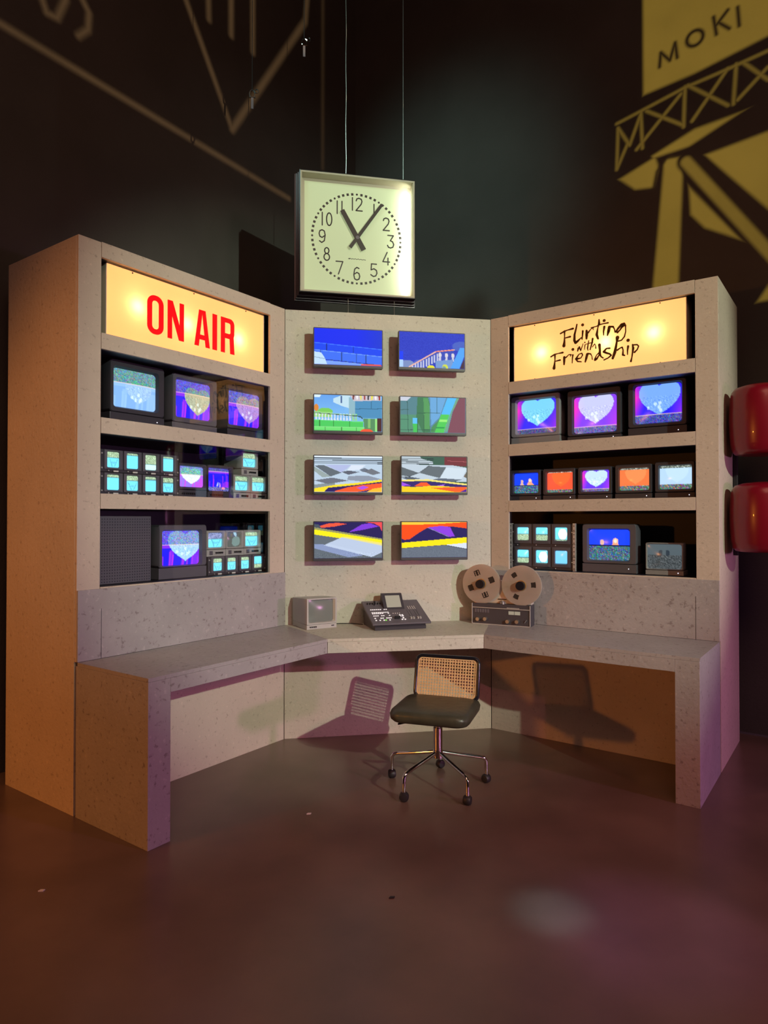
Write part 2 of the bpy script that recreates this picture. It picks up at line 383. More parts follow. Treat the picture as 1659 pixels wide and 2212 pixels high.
b = NB(); box(b, .0015, W-.0015, 0, .019, HT, H_-.003, .001); link_mesh('upper_panel', b, 'cream', cabC)
b = NB(); box(b, .0015, W-.0015, 0, .019, 0, HT-.021, .001); link_mesh('lower_panel', b, 'tan', cabC)

# desks
def desk_side(f, label):
    t = thing('console_desk', label, 'desk', FP(f, 0, 0, 0), ROT[f], 'desks of the console')
    X = lambda s: sx(f, s)
    A2 = (X(.0), 0.0); jl = -.2485   # junction on the front edge
    js = .6*math.tan(PI/8)
    b = NB(); prism(b, [(X(0.001), -.0125), (X(L_), -.0125), (X(L_), -D_), (X(js), -D_)], HT-.018, HT); link_mesh('desktop', b, 'lilac', t)
    b = NB(); x0, x1 = sorted((X(js+.001), X(L_-LW_-.0005))); box(b, x0, x1, -D_+.0, -D_+.02, HB, HT-.019, .001); link_mesh('apron', b, 'lilac', t)
    b = NB(); x0, x1 = sorted((X(L_-LW_), X(L_))); box(b, x0, x1, -D_, -.0, 0, HT-.019, .0015); link_mesh('end_leg', b, 'lilac', t)
    return t
deskL = desk_side('L', 'lilac-grey desk wing in front of the left cabinet, with thick end leg')
deskR = desk_side('R', 'lilac-grey desk wing in front of the right cabinet, under the tape deck')
js = .6*math.tan(PI/8)
deskC = thing('console_desk', 'narrow cream centre desk between the two desk wings, behind the chair', 'desk', (0, 0, 0), 0, 'desks of the console')
b = NB(); prism(b, [(.001, -.0005), (W-.001, -.0005), (W-js-.0005, -D_), (js+.0005, -D_)], HT-.018, HT+.0005); link_mesh('desktop', b, 'cream', deskC)
b = NB(); box(b, js+.001, W-js-.001, -D_-.001, -D_+.02, HB, HT-.019, .001); link_mesh('apron', b, 'cream', deskC)

# ------------------------------------------------------------------ lit signs
def sign(f, label, s0, s1):
    z0, z1 = 2.489, 2.881
    t = thing('lightbox_sign', label, 'sign', FP(f, sx(f, (s0+s1)/2), 0, z0), ROT[f])
    w = s1-s0; h = z1-z0
    b = NB(); v = [b.verts.new(p) for p in ((-w/2, .05, 0), (w/2, .05, 0), (w/2, .05, h), (-w/2, .05, h))]; b.faces.new(v)
    link_mesh('sign_panel', b, 'sign', t)
    b = NB()
    for (x0, x1, zz0, zz1) in ((-w/2-.004, -w/2, 0, h), (w/2, w/2+.004, 0, h), (-w/2, w/2, -.003, 0), (-w/2, w/2, h, h+.003-.002)): box(b, x0, x1, .046, .20, zz0, zz1)
    box(b, -w/2, w/2, .20, .205, 0, h); link_mesh('housing', b, 'white_inside', t)
    for k in range(3):
        for zz in (.006, h-.008):
            x = (-.42, 0.0, .42)[k]; b = NB(); cyl(b, (x, .047, zz), (x, .051, zz), .004, 10); link_mesh('screw', b, 'knob', t)
    bx = {'L': ((-1.12, 2.696), (-.782, 2.676), (-.374, 2.673)), 'R': ((.366, 2.674), (.815, 2.679), (1.119, 2.694))}[f]
    for (x, z) in bx:
        xl = x-sx(f, (s0+s1)/2)
        b = NB(); bmesh.ops.create_uvsphere(b, u_segments=14, v_segments=8, radius=.022, matrix=Matrix.Translation((xl, .125, z-z0)))
        cyl(b, (xl, .14, z-z0), (xl, .2, z-z0), .014, 12); link_mesh('bulb', b, 'white_inside', t)
        p = FP(f, x, .098, z); light('sign_bulb', 'POINT', p, .42, (1, .74, .42), size=.02)
    return t, sx(f, (s0+s1)/2), z0
tL, cxL, z0L = sign('L', 'lit amber ON AIR sign in red letters at the top of the left cabinet', .157, 1.312)
tR, cxR, z0R = sign('R', 'lit amber sign with brown handwriting at the top of the right cabinet', .165, 1.312)
def letters_on_air():
    zt, zb = 2.787, 2.564; b = NB(); y0, y1 = .0455, .0495
    X = lambda s: -s-cxL
    Z = lambda k: zb+(zt-zb)*k-z0L
    def ring(x0, x1, th):
        w = x1-x0; h = zt-zb; cx = (x0+x1)/2; cz = Z(.5)
        o = rrect(w, h, w*.46, 8, cx, cz); i = rrect(w-2*th, h-2*th*.95, (w-2*th)*.46, 8, cx, cz); n = len(o)
        A = [b.verts.new((x, y0, z)) for x, z in o]; B = [b.verts.new((x, y0, z)) for x, z in i]
        A2 = [b.verts.new((x, y1, z)) for x, z in o]; B2 = [b.verts.new((x, y1, z)) for x, z in i]
        for k in range(n):
            q = (k+1) % n
            b.faces.new((A[k], A[q], B[q], B[k])); b.faces.new((A2[k], B2[k], B2[q], A2[q])); b.faces.new((A[k], A2[k], A2[q], A[q])); b.faces.new((B[k], B[q], B2[q], B2[k]))
    ring(X(1.060), X(.952), .031)
    out = [('letter', b)]
    link_mesh('letter', b, 'red_letter', tL)
    def P(*polys):
        bb = NB()
        for i, p in enumerate(polys): prism_y(bb, [(x, Z(z)) for x, z in p], y0-.0001*i, y1)
        link_mesh('letter', bb, 'red_letter', tL)
    a, c = X(.923), X(.809); th = .030
    P([(a, 0), (a+th, 0), (a+th, 1), (a, 1)], [(c-th, 0), (c, 0), (c, 1), (c-th, 1)], [(a, 1), (a+th+.004, 1), (c, 0), (c-th-.004, 0)])
    a, c = X(.730), X(.614); m_ = (a+c)/2
    P([(a, 0), (a+.031, 0), (m_+.002, 1), (m_-.024, 1)], [(c, 0), (c-.031, 0), (m_-.002, 1), (m_+.024, 1)], [(a+.035, .19), (c-.035, .19), (c-.042, .32), (a+.042, .32)])
    a, c = X(.592), X(.557)
    P([(a, 0), (c, 0), (c, 1), (a, 1)])
    a, c = X(.525), X(.414); n = 8
    bb = NB(); prism_y(bb, [(x, Z(z)) for x, z in [(a, 0), (a+.032, 0), (a+.032, 1), (a, 1)]], y0, y1)
    # bowl of the R
    w = c-a; zo1, zo0 = Z(1), Z(.42); zi1, zi0 = Z(.87), Z(.56)
    o = [(a+.03, zo1), (c-.038, zo1)]+[(c-.038+.036*math.cos(R_(t)), (zo1-.036)+.036*math.sin(R_(t))) for t in range(75, -1, -15)]+[(c-.038+.036*math.cos(R_(t)), (zo0+.036)+.036*math.sin(R_(t))) for t in range(0, -91, -15)]+[(a+.03, zo0)]
    i = [(a+.03, zi1), (c-.045, zi1)]+[(c-.045+.013*math.cos(R_(t)), (zi1-.013)+.013*math.sin(R_(t))) for t in range(75, -1, -15)]+[(c-.045+.013*math.cos(R_(t)), (zi0+.013)+.013*math.sin(R_(t))) for t in range(0, -91, -15)]+[(a+.03, zi0)]
    for k in range(len(o)-1): prism_y(bb, [o[k], o[k+1], i[k+1], i[k]], y0-.0001, y1)
    prism_y(bb, [(c-.034, 0+Z(0)), (c, Z(0)), (c-.008, Z(.5)), (c-.040, Z(.5))], y0-.0002, y1)
    link_mesh('letter', bb, 'red_letter', tL)
letters_on_air()
FLIRT = [[(0.507,2.784,0.0044),(0.534,2.795,0.0048),(0.557,2.8,0.0032),(0.595,2.804,0.0064)],[(0.536,2.796,0.006),(0.536,2.76,0.0032),(0.535,2.725,0.006),(0.531,2.696,0.01)],[(0.538,2.748,0.0032),(0.576,2.752,0.0056)],[(0.623,2.828,0.004),(0.616,2.797,0.0052),(0.606,2.76,0.0064),(0.605,2.721,0.0076),(0.613,2.704,0.008),(0.627,2.713,0.0068),(0.653,2.734,0.0024),(0.658,2.721,0.0032)],[(0.663,2.776,0.006),(0.661,2.751,0.0044),(0.658,2.721,0.0032)],[(0.662,2.818,0.0092)],[(0.689,2.774,0.0064),(0.69,2.746,0.0084),(0.688,2.721,0.0056)],[(0.698,2.758,0.0052),(0.719,2.782,0.0024),(0.733,2.787,0.006)],[(0.734,2.775,0.0032)],[(0.773,2.834,0.004),(0.773,2.809,0.0068),(0.765,2.783,0.0032),(0.757,2.736,0.0076),(0.766,2.709,0.006)],[(0.719,2.79,0.0024),(0.755,2.792,0.0028),(0.775,2.8,0.0044),(0.8,2.802,0.0032),(0.833,2.803,0.0044)],[(0.807,2.822,0.0092)],[(0.808,2.781,0.0064),(0.803,2.75,0.0044),(0.803,2.726,0.0028)],[(0.841,2.773,0.0088),(0.835,2.745,0.0084),(0.828,2.72,0.0036)],[(0.844,2.775,0.006),(0.865,2.772,0.0052),(0.874,2.754,0.0032),(0.878,2.734,0.004)],[(0.883,2.735,0.0056),(0.896,2.753,0.006),(0.919,2.777,0.0068),(0.937,2.781,0.0056),(0.945,2.764,0.0052)],[(0.893,2.729,0.0056),(0.911,2.744,0.004),(0.921,2.759,0.0052),(0.937,2.772,0.008)],[(0.945,2.764,0.0036),(0.946,2.727,0.0032),(0.938,2.695,0.004),(0.919,2.674,0.0036),(0.897,2.671,0.0036)],[(0.625,2.683,0.002)],[(0.629,2.667,0.0024),(0.627,2.646,0.004)],[(0.628,2.647,0.0028),(0.639,2.673,0.0044),(0.648,2.646,0.0032),(0.665,2.69,0.002)],[(0.678,2.68,0.0032),(0.674,2.648,0.0016)],[(0.677,2.697,0.0044)],[(0.703,2.704,0.0028),(0.695,2.655,0.004),(0.698,2.641,0.0024)],[(0.678,2.682,0.0016),(0.707,2.687,0.0028),(0.732,2.689,0.002)],[(0.73,2.714,0.0056),(0.725,2.684,0.0044),(0.712,2.643,0.0032)],[(0.728,2.659,0.0024),(0.743,2.677,0.0024),(0.75,2.663,0.002),(0.751,2.647,0.0036)],[(0.438,2.634,0.0044),(0.464,2.646,0.0048),(0.488,2.649,0.0028),(0.523,2.651,0.006)],[(0.467,2.645,0.006),(0.467,2.608,0.0032),(0.464,2.578,0.0056),(0.46,2.551,0.0096)],[(0.469,2.598,0.0032),(0.504,2.602,0.0052)],[(0.534,2.617,0.0076),(0.533,2.59,0.0068),(0.532,2.568,0.0048)],[(0.545,2.613,0.004),(0.566,2.631,0.0024),(0.581,2.627,0.0048)],[(0.577,2.619,0.0032)],[(0.594,2.624,0.0052),(0.591,2.602,0.0036),(0.589,2.57,0.0024)],[(0.594,2.662,0.0092)],[(0.624,2.593,0.006),(0.65,2.596,0.0028),(0.661,2.615,0.0036),(0.656,2.627,0.0036),(0.636,2.623,0.0028),(0.615,2.594,0.006),(0.627,2.575,0.0044),(0.652,2.57,0.0032)],[(0.693,2.615,0.008),(0.686,2.589,0.0072),(0.679,2.565,0.0044)],[(0.698,2.618,0.0052),(0.716,2.614,0.0036),(0.724,2.597,0.0024),(0.727,2.575,0.0028)],[(0.775,2.666,0.0084),(0.778,2.632,0.006),(0.777,2.603,0.0072),(0.785,2.586,0.004),(0.799,2.575,0.004)],[(0.774,2.614,0.0044),(0.756,2.601,0.0024),(0.746,2.58,0.004),(0.745,2.569,0.0064),(0.756,2.574,0.0056),(0.772,2.597,0.0036)],[(0.843,2.633,0.0048),(0.821,2.634,0.0044),(0.803,2.615,0.0064),(0.821,2.605,0.006),(0.843,2.595,0.0048),(0.852,2.585,0.0048),(0.832,2.57,0.0036),(0.805,2.561,0.004)],[(0.893,2.696,0.0108),(0.889,2.67,0.0056),(0.883,2.636,0.0068),(0.876,2.602,0.0088),(0.862,2.564,0.0072)],[(0.891,2.613,0.0048),(0.908,2.623,0.0036),(0.923,2.628,0.004),(0.929,2.609,0.0036),(0.927,2.577,0.0056),(0.938,2.572,0.0044)],[(0.961,2.628,0.0064),(0.957,2.601,0.0044),(0.957,2.575,0.0028)],[(0.961,2.667,0.01)],[(0.989,2.635,0.004),(0.993,2.611,0.0068),(0.988,2.577,0.0044),(0.984,2.551,0.0036),(0.978,2.528,0.0056)],[(0.993,2.632,0.004),(1.018,2.63,0.004),(1.027,2.619,0.0036),(1.018,2.598,0.0036),(1.001,2.583,0.0052)]]
for i0, i1 in ((0, 18), (18, 27), (27, 99)):
    b = NB(); strokes(b, [[(x-cxR, z-z0R, r*1.12) for x, z, r in ln] for ln in FLIRT[i0:i1]], .0462, .0495); link_mesh('word', b, 'brown_letter', tR)

# ------------------------------------------------------------------ pictures for the lit screens
def lin(c):
    c = np.asarray(c, float)/255.
    return np.where(c <= .04045, c/12.92, ((c+.055)/1.055)**2.4)
class Pic:
    def __init__(self, nu, nv, bgc):
        self.nu, self.nv = nu, nv
        self.u, self.v = np.meshgrid(np.linspace(0, 1, nu), np.linspace(0, 1, nv))
        self.a = np.zeros((nv, nu, 3)); self.a[:] = bgc; self.rng = np.random.RandomState(nu*7+nv)
    def mask(self, m, c, al=1.):
        m = np.asarray(m, float)[..., None]*al; self.a = self.a*(1-m)+np.array(c, float)*m
    def poly(self, pts, c, al=1.):
        x, y = self.u, self.v; ins = np.zeros_like(x, bool); n = len(pts)
        for i in range(n):
            x1, y1 = pts[i]; x2, y2 = pts[(i+1) % n]
            if y1 == y2: continue
            cond = ((y1 > y) != (y2 > y)) & (x < (x2-x1)*(y-y1)/(y2-y1)+x1); ins ^= cond
        self.mask(ins, c, al)
    def line(self, pts, w, c, al=1.):
        for (a, b_) in zip(pts, pts[1:]):
            ax, ay = a; bx, by = b_; k = self.nv/self.nu
            dx, dy = (bx-ax), (by-ay)*k; l2 = dx*dx+dy*dy+1e-9
            px, py = self.u-ax, (self.v-ay)*k; h = np.clip((px*dx+py*dy)/l2, 0, 1)
            self.mask(np.hypot(px-h*dx, py-h*dy) < w, c, al)
    def disc(self, cx, cy, rx, ry, c, al=1.): self.mask(((self.u-cx)/rx)**2+((self.v-cy)/ry)**2 < 1, c, al)
    def noise(self, m, amp, mono=True):
        n = self.rng.randn(self.nv, self.nu, 1 if mono else 3)*amp; self.a = self.a+n*np.asarray(m, float)[..., None]
    def heart(self, cx, cy, s, sy=None):
        x = (self.u-cx)/s; y = -(self.v-cy)/(sy or s)
        return (x*x+y*y-1)**3-x*x*y**3*1.2 < 0
    def out(self): return lin(np.clip(self.a, 0, 255))
def screen_mesh(name, pic, w, h, y, bulge, m, parent, cx=0, cz=0, rot=None):
    nu, nv = pic.nu, pic.nv
    u, v = pic.u, pic.v
    X = cx+(u-.5)*w; Z = cz+(.5-v)*h; Y = y-bulge*(1-(2*u-1)**2)*(1-(2*v-1)**2)
    if bulge == 0: Y = np.full_like(X, y)
    co = np.stack([X, Y, Z], -1).reshape(-1, 3)
    idx = np.arange(nu*nv).reshape(nv, nu)
    f = np.stack([idx[:-1, :-1], idx[1:, :-1], idx[1:, 1:], idx[:-1, 1:]], -1).reshape(-1, 4)
    me = bpy.data.meshes.new(name); me.from_pydata(co.tolist(), [], f.tolist())
    at = me.color_attributes.new('picture', 'FLOAT_COLOR', 'POINT')
    col = np.ones((nu*nv, 4)); col[:, :3] = pic.out().reshape(-1, 3); at.data.foreach_set('color', col.ravel())
    me.materials.append(M[m])
    for p in me.polygons: p.use_smooth = True
    o = bpy.data.objects.new(name, me); C.objects.link(o); o.parent = parent
    return o
BLUE, MAG = (28, 22, 235), (215, 50, 200)
def heart_pic(split, top, bgc=BLUE, hc=(190, 225, 225), cx=.5, cy=.5, s=.42, nu=64, nv=50, glow=1., side=MAG, cols=0, static=(90, 100, 130), halpha=.85, tinttop=None):
    p = Pic(nu, nv, bgc); u, v = p.u, p.v
    st = (v < split) if top else (v > split)
    for k in range(int(10)):
        x = p.rng.rand(); wdt = .012+.02*p.rng.rand()
        p.mask((abs(u-x) < wdt) & (v > split+(1-split)*p.rng.rand()*.6), side, .5) if top else None
    p.mask((u > .80) & (v > .55), side, .45) if top else None
    if not top: p.mask(np.clip(1-(u/.32)-(abs(v-.3)), 0, 1), (240, 40, 170), 1.); p.mask(np.clip((u-.72)*3*(v*1.2), 0, 1), side, .7)
    if top: p.mask(abs(v-split-.04) < .05, side, .5)
    hm = p.heart(cx, cy+(.10 if top else .03), s*.62, s*.62)
    p.mask(hm, hc, halpha*glow)
    if hm.any():
        p.noise(hm & (abs(v-cy-.12) < .2), 12)
        for k in range(5): p.disc(cx+(p.rng.rand()-.5)*s*.8, cy+.08+p.rng.rand()*.2, .03, .05, (235, 250, 250), .5)
    p.mask(st, static, .82); 
    if hm.any(): p.mask(st & hm, tinttop or (110, 170, 150), .55)
    p.noise(st, 26, False)
    p.mask(abs(v-split) < .012, (240, 200, 170), .6)
    return p
def mono_pic(split=.33, top=True, seed=0, nu=26, nv=22, scr=True, col=(110, 212, 240), st=(150, 175, 140), flare=False):
    p = Pic(nu, nv, col); p.rng = np.random.RandomState(seed+3); u, v = p.u, p.v
    m_ = (v < split) if top else (v > split)
    if scr:
        a = .15+.1*p.rng.rand()
        dk = (60, 130, 150)
        p.line([(a, .5), (.42, .92)], .025, dk, .6); p.line([(.9-a*.3, .5), (.6, .92)], .025, dk, .6); p.disc(.5, .62+.06*p.rng.rand(), .12+.08*p.rng.rand(), .07, dk, .3); p.disc(.5, .60, .09, .05, col, .8)
    p.mask(m_, st, 1); p.noise(m_, 22)
    p.mask(abs(v-split) < .03, (70, 110, 110), .7)
    if flare: p.disc(.62, .5, .35, .4, (240, 255, 255), .9)
    e = np.maximum(abs(2*u-1), abs(2*v-1)); p.mask(e > .97, (20, 50, 60), .7)
    return p

# ------------------------------------------------------------------ tube monitors
def crt(f, s0, s1, z0, z1, label, pic, scr, group, style='dark_plastic', depth=.34, y=.12, strip=.2, knobs=0, led=True, recess=.022, loc=None, rz=None, cat='monitor', corner=.05, name='tube_monitor', side_m=None, tube_m='tube', stripm=None):
    """scr = (left, right, bottom, top) fractions of the front taken by the picture tube"""
    w = abs(s1-s0); h = z1-z0
    L = FP(f, sx(f, (s0+s1)/2), y, z0) if loc is None else loc
    t = thing(name, label, cat, L, ROT[f] if rz is None else rz, group)
    zc = h*strip
    r = min(w, h)*.05
    il, ir, ib, itp = (-w/2+scr[0]*w, -w/2+scr[1]*w, scr[2]*h, scr[3]*h)
    iw, ih = ir-il, itp-ib; icx, icz = (il+ir)/2, (ib+itp)/2
    k = 5
    mx_, mz = w*.03, h*.03
    o_ = lambda W2, H2, rr, yy, cx=0, cz=(zc+h)/2: [(x, yy, z) for x, z in rrect(W2, H2, rr, k, cx, cz)]
    hh = h-zc
    b = NB()
    loops = [o_(w*.72, hh*.72, r*2, depth), o_(w*.86, hh*.88, r*2, depth*.55), o_(w, hh, r, depth*.30), o_(w, hh, r, .006), o_(w-.008, hh-.008, r, 0),
             o_(iw+2*mx_, ih+2*mz, r, 0, icx, icz), o_(iw+.004, ih+.004, iw*corner*1.5, recess, icx, icz)]
    loops_skin(b, loops, True, False)
    link_mesh('cabinet', b, style, t, smooth=35)
    screen_mesh('screen', pic, iw*1.03+.004, ih*1.03+.004, recess+.003, .014 if w > .12 else .006, tube_m, t, icx, icz)
    if zc > 0:
        b = NB(); box(b, -w/2, w/2, .002, depth*.5, 0, zc-.0015, .002); cp = link_mesh('control_panel', b, stripm or style, t)
        for i in range(knobs):
            x = -w/2+w*(.12+.5*i/max(1, knobs)) if knobs > 4 else -w*.02+w*.42*i/max(1, knobs)
            b = NB(); cyl(b, (x, .003, zc*.5), (x, -.006, zc*.5), min(.006, zc*.26), 12); link_mesh('knob', b, 'knob', cp)
        if knobs == 4:
            b = NB(); box(b, -w*.36, -w*.20, -.0005, .003, zc*.22, zc*.78); link_mesh('switch', b, 'dark_plastic', cp)
        if led:
            b = NB(); cyl(b, (w*.36, .003, zc*.5), (w*.36, 0, zc*.5), .003, 8); link_mesh('indicator_light', b, 'led_white', cp)
    return t
G2 = 'tube monitors on the upper shelves'
crt('L', .897, 1.249, 2.0405, 2.392, 'largest dark monitor with pale blue picture under green static, left in the left upper shelf',
    heart_pic(.36, True, (120, 165, 225), (150, 185, 225), .58, .5, .42, side=(150, 190, 230), static=(85, 130, 120), tinttop=(70, 150, 125)), (.09, .86, .27, .87), G2, 'black_plastic', strip=.17, y=.11, knobs=0)
crt('L', .500, .840, 2.0405, 2.386, 'grey monitor with a yellow-green heart on blue, middle of the left upper shelf',
    heart_pic(.34, True, BLUE, (170, 185, 120), .63, .48, .52, static=(90, 85, 170), tinttop=(80, 150, 110)), (.10, .87, .26, .90), G2, 'dark_plastic', strip=.15, y=.11, led=False)
crt('L', .070, .412, 2.0405, 2.392, 'dark monitor with a mauve heart on blue, right end of the left upper shelf',
    heart_pic(.36, True, BLUE, (165, 135, 185), .66, .46, .56, static=(80, 90, 150), tinttop=(150, 140, 110)), (.05, .86, .26, .88), G2, 'black_plastic', strip=.17, y=.11, led=False)
crt('R', .108, .475, 2.0405, 2.396, 'pale grey monitor with a turquoise heart, left in the right upper shelf',
    heart_pic(.86, False, (50, 40, 215), (120, 215, 220), .53, .40, .58, static=(70, 75, 95)), (.12, .90, .24, .90), G2, 'grey_plastic', strip=.16, y=.11, led=False)
crt('R', .530, .895, 2.0405, 2.392, 'black monitor with a pale heart on pink and violet, middle of the right upper shelf',
    heart_pic(.82, False, (120, 60, 235), (190, 205, 225), .52, .38, .56, static=(75, 90, 130)), (.12, .90, .16, .86), G2, 'black_plastic', strip=.10, y=.11)
crt('R', .940, 1.300, 2.0405, 2.398, 'black monitor with a light blue heart on deep blue, right in the right upper shelf',
    heart_pic(.77, False, (35, 30, 240), (120, 175, 230), .53, .40, .60, static=(60, 75, 130)), (.12, .90, .25, .93), G2, 'black_plastic', strip=.17, y=.11)
# third shelf, left
def bank(f, s0, s1, z0, z1, label, group, pics, cols, rows=1, y=.115, rails=False, strips=True, fracs=(.14, .86), name='monitor_bank'):
    w = abs(s1-s0); h = z1-z0; t = thing(name, label, 'monitor', FP(f, sx(f, (s0+s1)/2), y, z0), ROT[f], group)
    cw = w*.94/cols; rh = h/rows
    b = NB(); box(b, -w/2, w/2, .003, .24, 0, h, .003); link_mesh('housing', b, 'black_plastic', t)
    i = 0
    for r in range(rows):
        for c in range(cols):
            cx = -w*.47+cw*(c+.5); zb = h-rh*(r+1)
            sw, sh = cw*.60, rh*(fracs[1]-fracs[0])*.86; cz = zb+rh*.56
            b = NB()
            lp = [[(x, yy, z) for x, z in rrect(W2, H2, rr, 4, cx, cz)] for W2, H2, rr, yy in ((cw*.92, rh*.86, .003, .0035), (cw*.92, rh*.86, .004, -.004), (sw*1.1, sh*1.1, .008, -.006), (sw, sh, .009, .0015))]
            loops_skin(b, lp, False, False); bz = link_mesh('bezel', b, 'dark_plastic', t)
            screen_mesh('screen', pics[i], sw*1.05, sh*1.05, .0025, .004, 'screen', bz, cx, cz); i += 1
            b = NB(); cyl(b, (cx-sw*.45, -.004, zb+rh*.07), (cx-sw*.45, -.010, zb+rh*.07), .003, 8); link_mesh('knob', b, 'white_mark', bz)
            if strips:
                b = NB(); box(b, cx-.002, cx+.028, -.0075, -.004, zb+.002, zb+.011); link_mesh('label_strip', b, 'white_mark', bz)
    if rails:
        for sgn in (-1, 1):
            b = NB(); xr = sgn*(w/2+.008); box(b, xr-.009, xr+.009, -.004, .02, -.006, h+.004)
            rl = link_mesh('rack_rail', b, 'light_metal', t)
            b = NB()
            for q in range(11): zq = (q+.5)*h/11; box(b, xr-.003, xr+.003, -.0052, -.0035, zq-.004, zq+.004)
            for q in (0, 3, 6, 9): zq = (q+.2)*h/11; box(b, xr-.009, xr+.009, -.0048, -.0035, zq-.0018, zq+.0018)
            link_mesh('rail_hole', b, 'knob', rl)
    for sgn in (-1, 1):
        for q in (.18, .82):
            b = NB(); cyl(b, (sgn*w*.485, .004, h*q), (sgn*w*.485, -.002, h*q), .0045, 10); link_mesh('screw', b, 'light_metal', t)
    return t
G3 = 'rack banks of small cyan monitors'
bank('L', .790, 1.300, 1.6405, 1.762, 'lower of two black banks of four small cyan screens, left third shelf', G3, [mono_pic(.2, True, 1, scr=False), mono_pic(.35, True, 2), mono_pic(.22, True, 3, scr=False), mono_pic(.36, True, 4)], 4, fracs=(.06, .86))
bank('L', .790, 1.300, 1.7635, 1.888, 'upper of two black banks of four small cyan screens, left third shelf', G3, [mono_pic(.38, True, 5), mono_pic(.16, True, 6, scr=False), mono_pic(.62, True, 7, scr=False, col=(190, 245, 250)), mono_pic(.14, True, 8, scr=False)], 4, fracs=(.06, .86))
GM = 'mid-size tube monitors on the third shelves'
crt('L', .575, .786, 1.6405, 1.850, 'small black monitor with a white and pink picture, beside the left third-shelf banks',
    heart_pic(.40, True, (140, 110, 235), (215, 230, 240), .5, .42, .55, 40, 34, static=(90, 120, 170), tinttop=(80, 180, 130), halpha=.95), (.05, .92, .32, .90), GM, 'black_plastic', strip=.22, y=.115, led=False, knobs=7)
p = heart_pic(.14, True, (18, 14, 235), (20, 16, 235), .5, .5, .2, 40, 34, static=(70, 80, 130)); p.mask(p.v > .8, (70, 85, 140), .9); p.noise(p.v > .8, 30); p.disc(.72, .84, .08, .05, (230, 130, 150))
crt('L', .356, .568, 1.6405, 1.852, 'small black monitor with a plain deep blue picture on the left third shelf', p, (.05, .88, .22, .90), GM, 'black_plastic', strip=.20, y=.115, led=False, knobs=7)
GS = 'small pale monitors with black knobs'
def small_pale(s0, s1, z0, z1, label, pic, y=.115, dark=False):
    return crt('L', s0, s1, z0, z1, label, pic, (.11, .86, .38, .93), GS, 'beige_plastic', depth=.20, y=y, strip=.27, knobs=4, led=False, recess=.012, tube_m='tube' if dark else 'screen', corner=.1)
small_pale(.206, .354, 1.6405, 1.800, 'small pale knobbed monitor, left of the lower pair in the left third shelf', mono_pic(.36, True, 11))
small_pale(.056, .204, 1.6405, 1.800, 'small pale knobbed monitor at the inner end of the left third shelf', mono_pic(.38, True, 12))
small_pale(.136, .286, 1.8010, 1.958-.0015, 'small pale knobbed monitor stacked on top of the pair in the left third shelf', mono_pic(.38, True, 13))
# third shelf, right
def rflat(bgc, **k): return k
GR = 'five dark monitors in a row on the right third shelf'
def couple(nu=44, nv=34, split=.62):
    p = Pic(nu, nv, (20, 60, 235)); 
    p.disc(.34, .42, .05, .09, (200, 160, 150)); p.poly([(.24, .63), (.34, .42), (.44, .63)], (205, 165, 150))
    p.disc(.66, .40, .07, .12, (220, 170, 150)); p.poly([(.52, .63), (.64, .36), (.86, .63)], (225, 150, 120)); p.disc(.66, .38, .035, .06, (240, 210, 190))
    st = p.v > split; p.mask(st, (55, 90, 110)); p.noise(st, 38, False); p.mask(abs(p.v-split) < .015, (10, 20, 60)); return p
def plain(col, split=.84, nu=40, nv=32, ring=None, top=.0):
    p = Pic(nu, nv, col)
    if ring: p.mask(p.heart(.55, .40, .30, .34), ring, .5)
    p.mask(p.v > split, (90, 95, 95)); p.noise(p.v > split, 40, False); p.mask(p.v < top, (110, 120, 110)); p.noise(p.v < top, 40); return p
sc = (.12, .90, .26, .88)
crt('R', .098, .332, 1.6405, 1.862, 'dark monitor showing two people on blue, first in the right third-shelf row', couple(40, 32), sc, GR, 'black_plastic', strip=.16, y=.11, depth=.3)
crt('R', .350, .582, 1.6405, 1.862, 'dark monitor with a red-orange picture, second in the right third-shelf row', plain((250, 80, 50), .84, ring=(250, 110, 40), top=.06), sc, GR, 'black_plastic', strip=.16, y=.11, depth=.3)
crt('R', .602, .832, 1.6405, 1.862, 'dark monitor with a white heart on violet, middle of the right third-shelf row', heart_pic(.86, False, (95, 50, 235), (185, 215, 225), .52, .42, .56, 40, 32, static=(85, 90, 100), halpha=.95), sc, GR, 'black_plastic', strip=.16, y=.11, depth=.3)
crt('R', .854, 1.088, 1.6405, 1.866, 'dark monitor with a lighter orange picture, fourth in the right third-shelf row', plain((235, 110, 60), .80, ring=(245, 150, 90), top=.08), sc, GR, 'black_plastic', strip=.16, y=.11, depth=.3)
crt('R', 1.106, 1.345, 1.6405, 1.872, 'dark monitor with a pale grey-blue picture, last in the right third-shelf row', plain((165, 195, 220), .80, ring=(185, 212, 230), top=.10), sc, GR, 'black_plastic', strip=.16, y=.11, depth=.3)
# fourth shelf, left
G4 = 'monitors on the bottom shelves'
crt('L', .580, .930, 1.1505, 1.472, 'large dark grey monitor with a pale heart on blue, alone in the left bottom shelf',
    heart_pic(.40, True, (25, 20, 240), (165, 220, 230), .62, .40, .62, static=(95, 85, 190), tinttop=(120, 165, 170)), (.09, .87, .25, .88), G4, 'dark_plastic', strip=.21, y=.11, led=False)
pp = mono_pic(.42, True, 21, st=(120, 130, 170)); 
pd = Pic(26, 22, (78, 80, 74)); pd.disc(.65, .62, .33, .34, (110, 135, 130), .8); pd.disc(.6, .1, .1, .2, (160, 200, 215), .8)
crt('L', .412, .566, 1.2690, 1.434, 'small pale knobbed monitor, left of three on the black bank, left bottom shelf', pp, (.10, .84, .36, .90), GS, 'beige_plastic', depth=.20, y=.125, strip=.27, knobs=4, led=False, recess=.012, tube_m='screen', corner=.1)
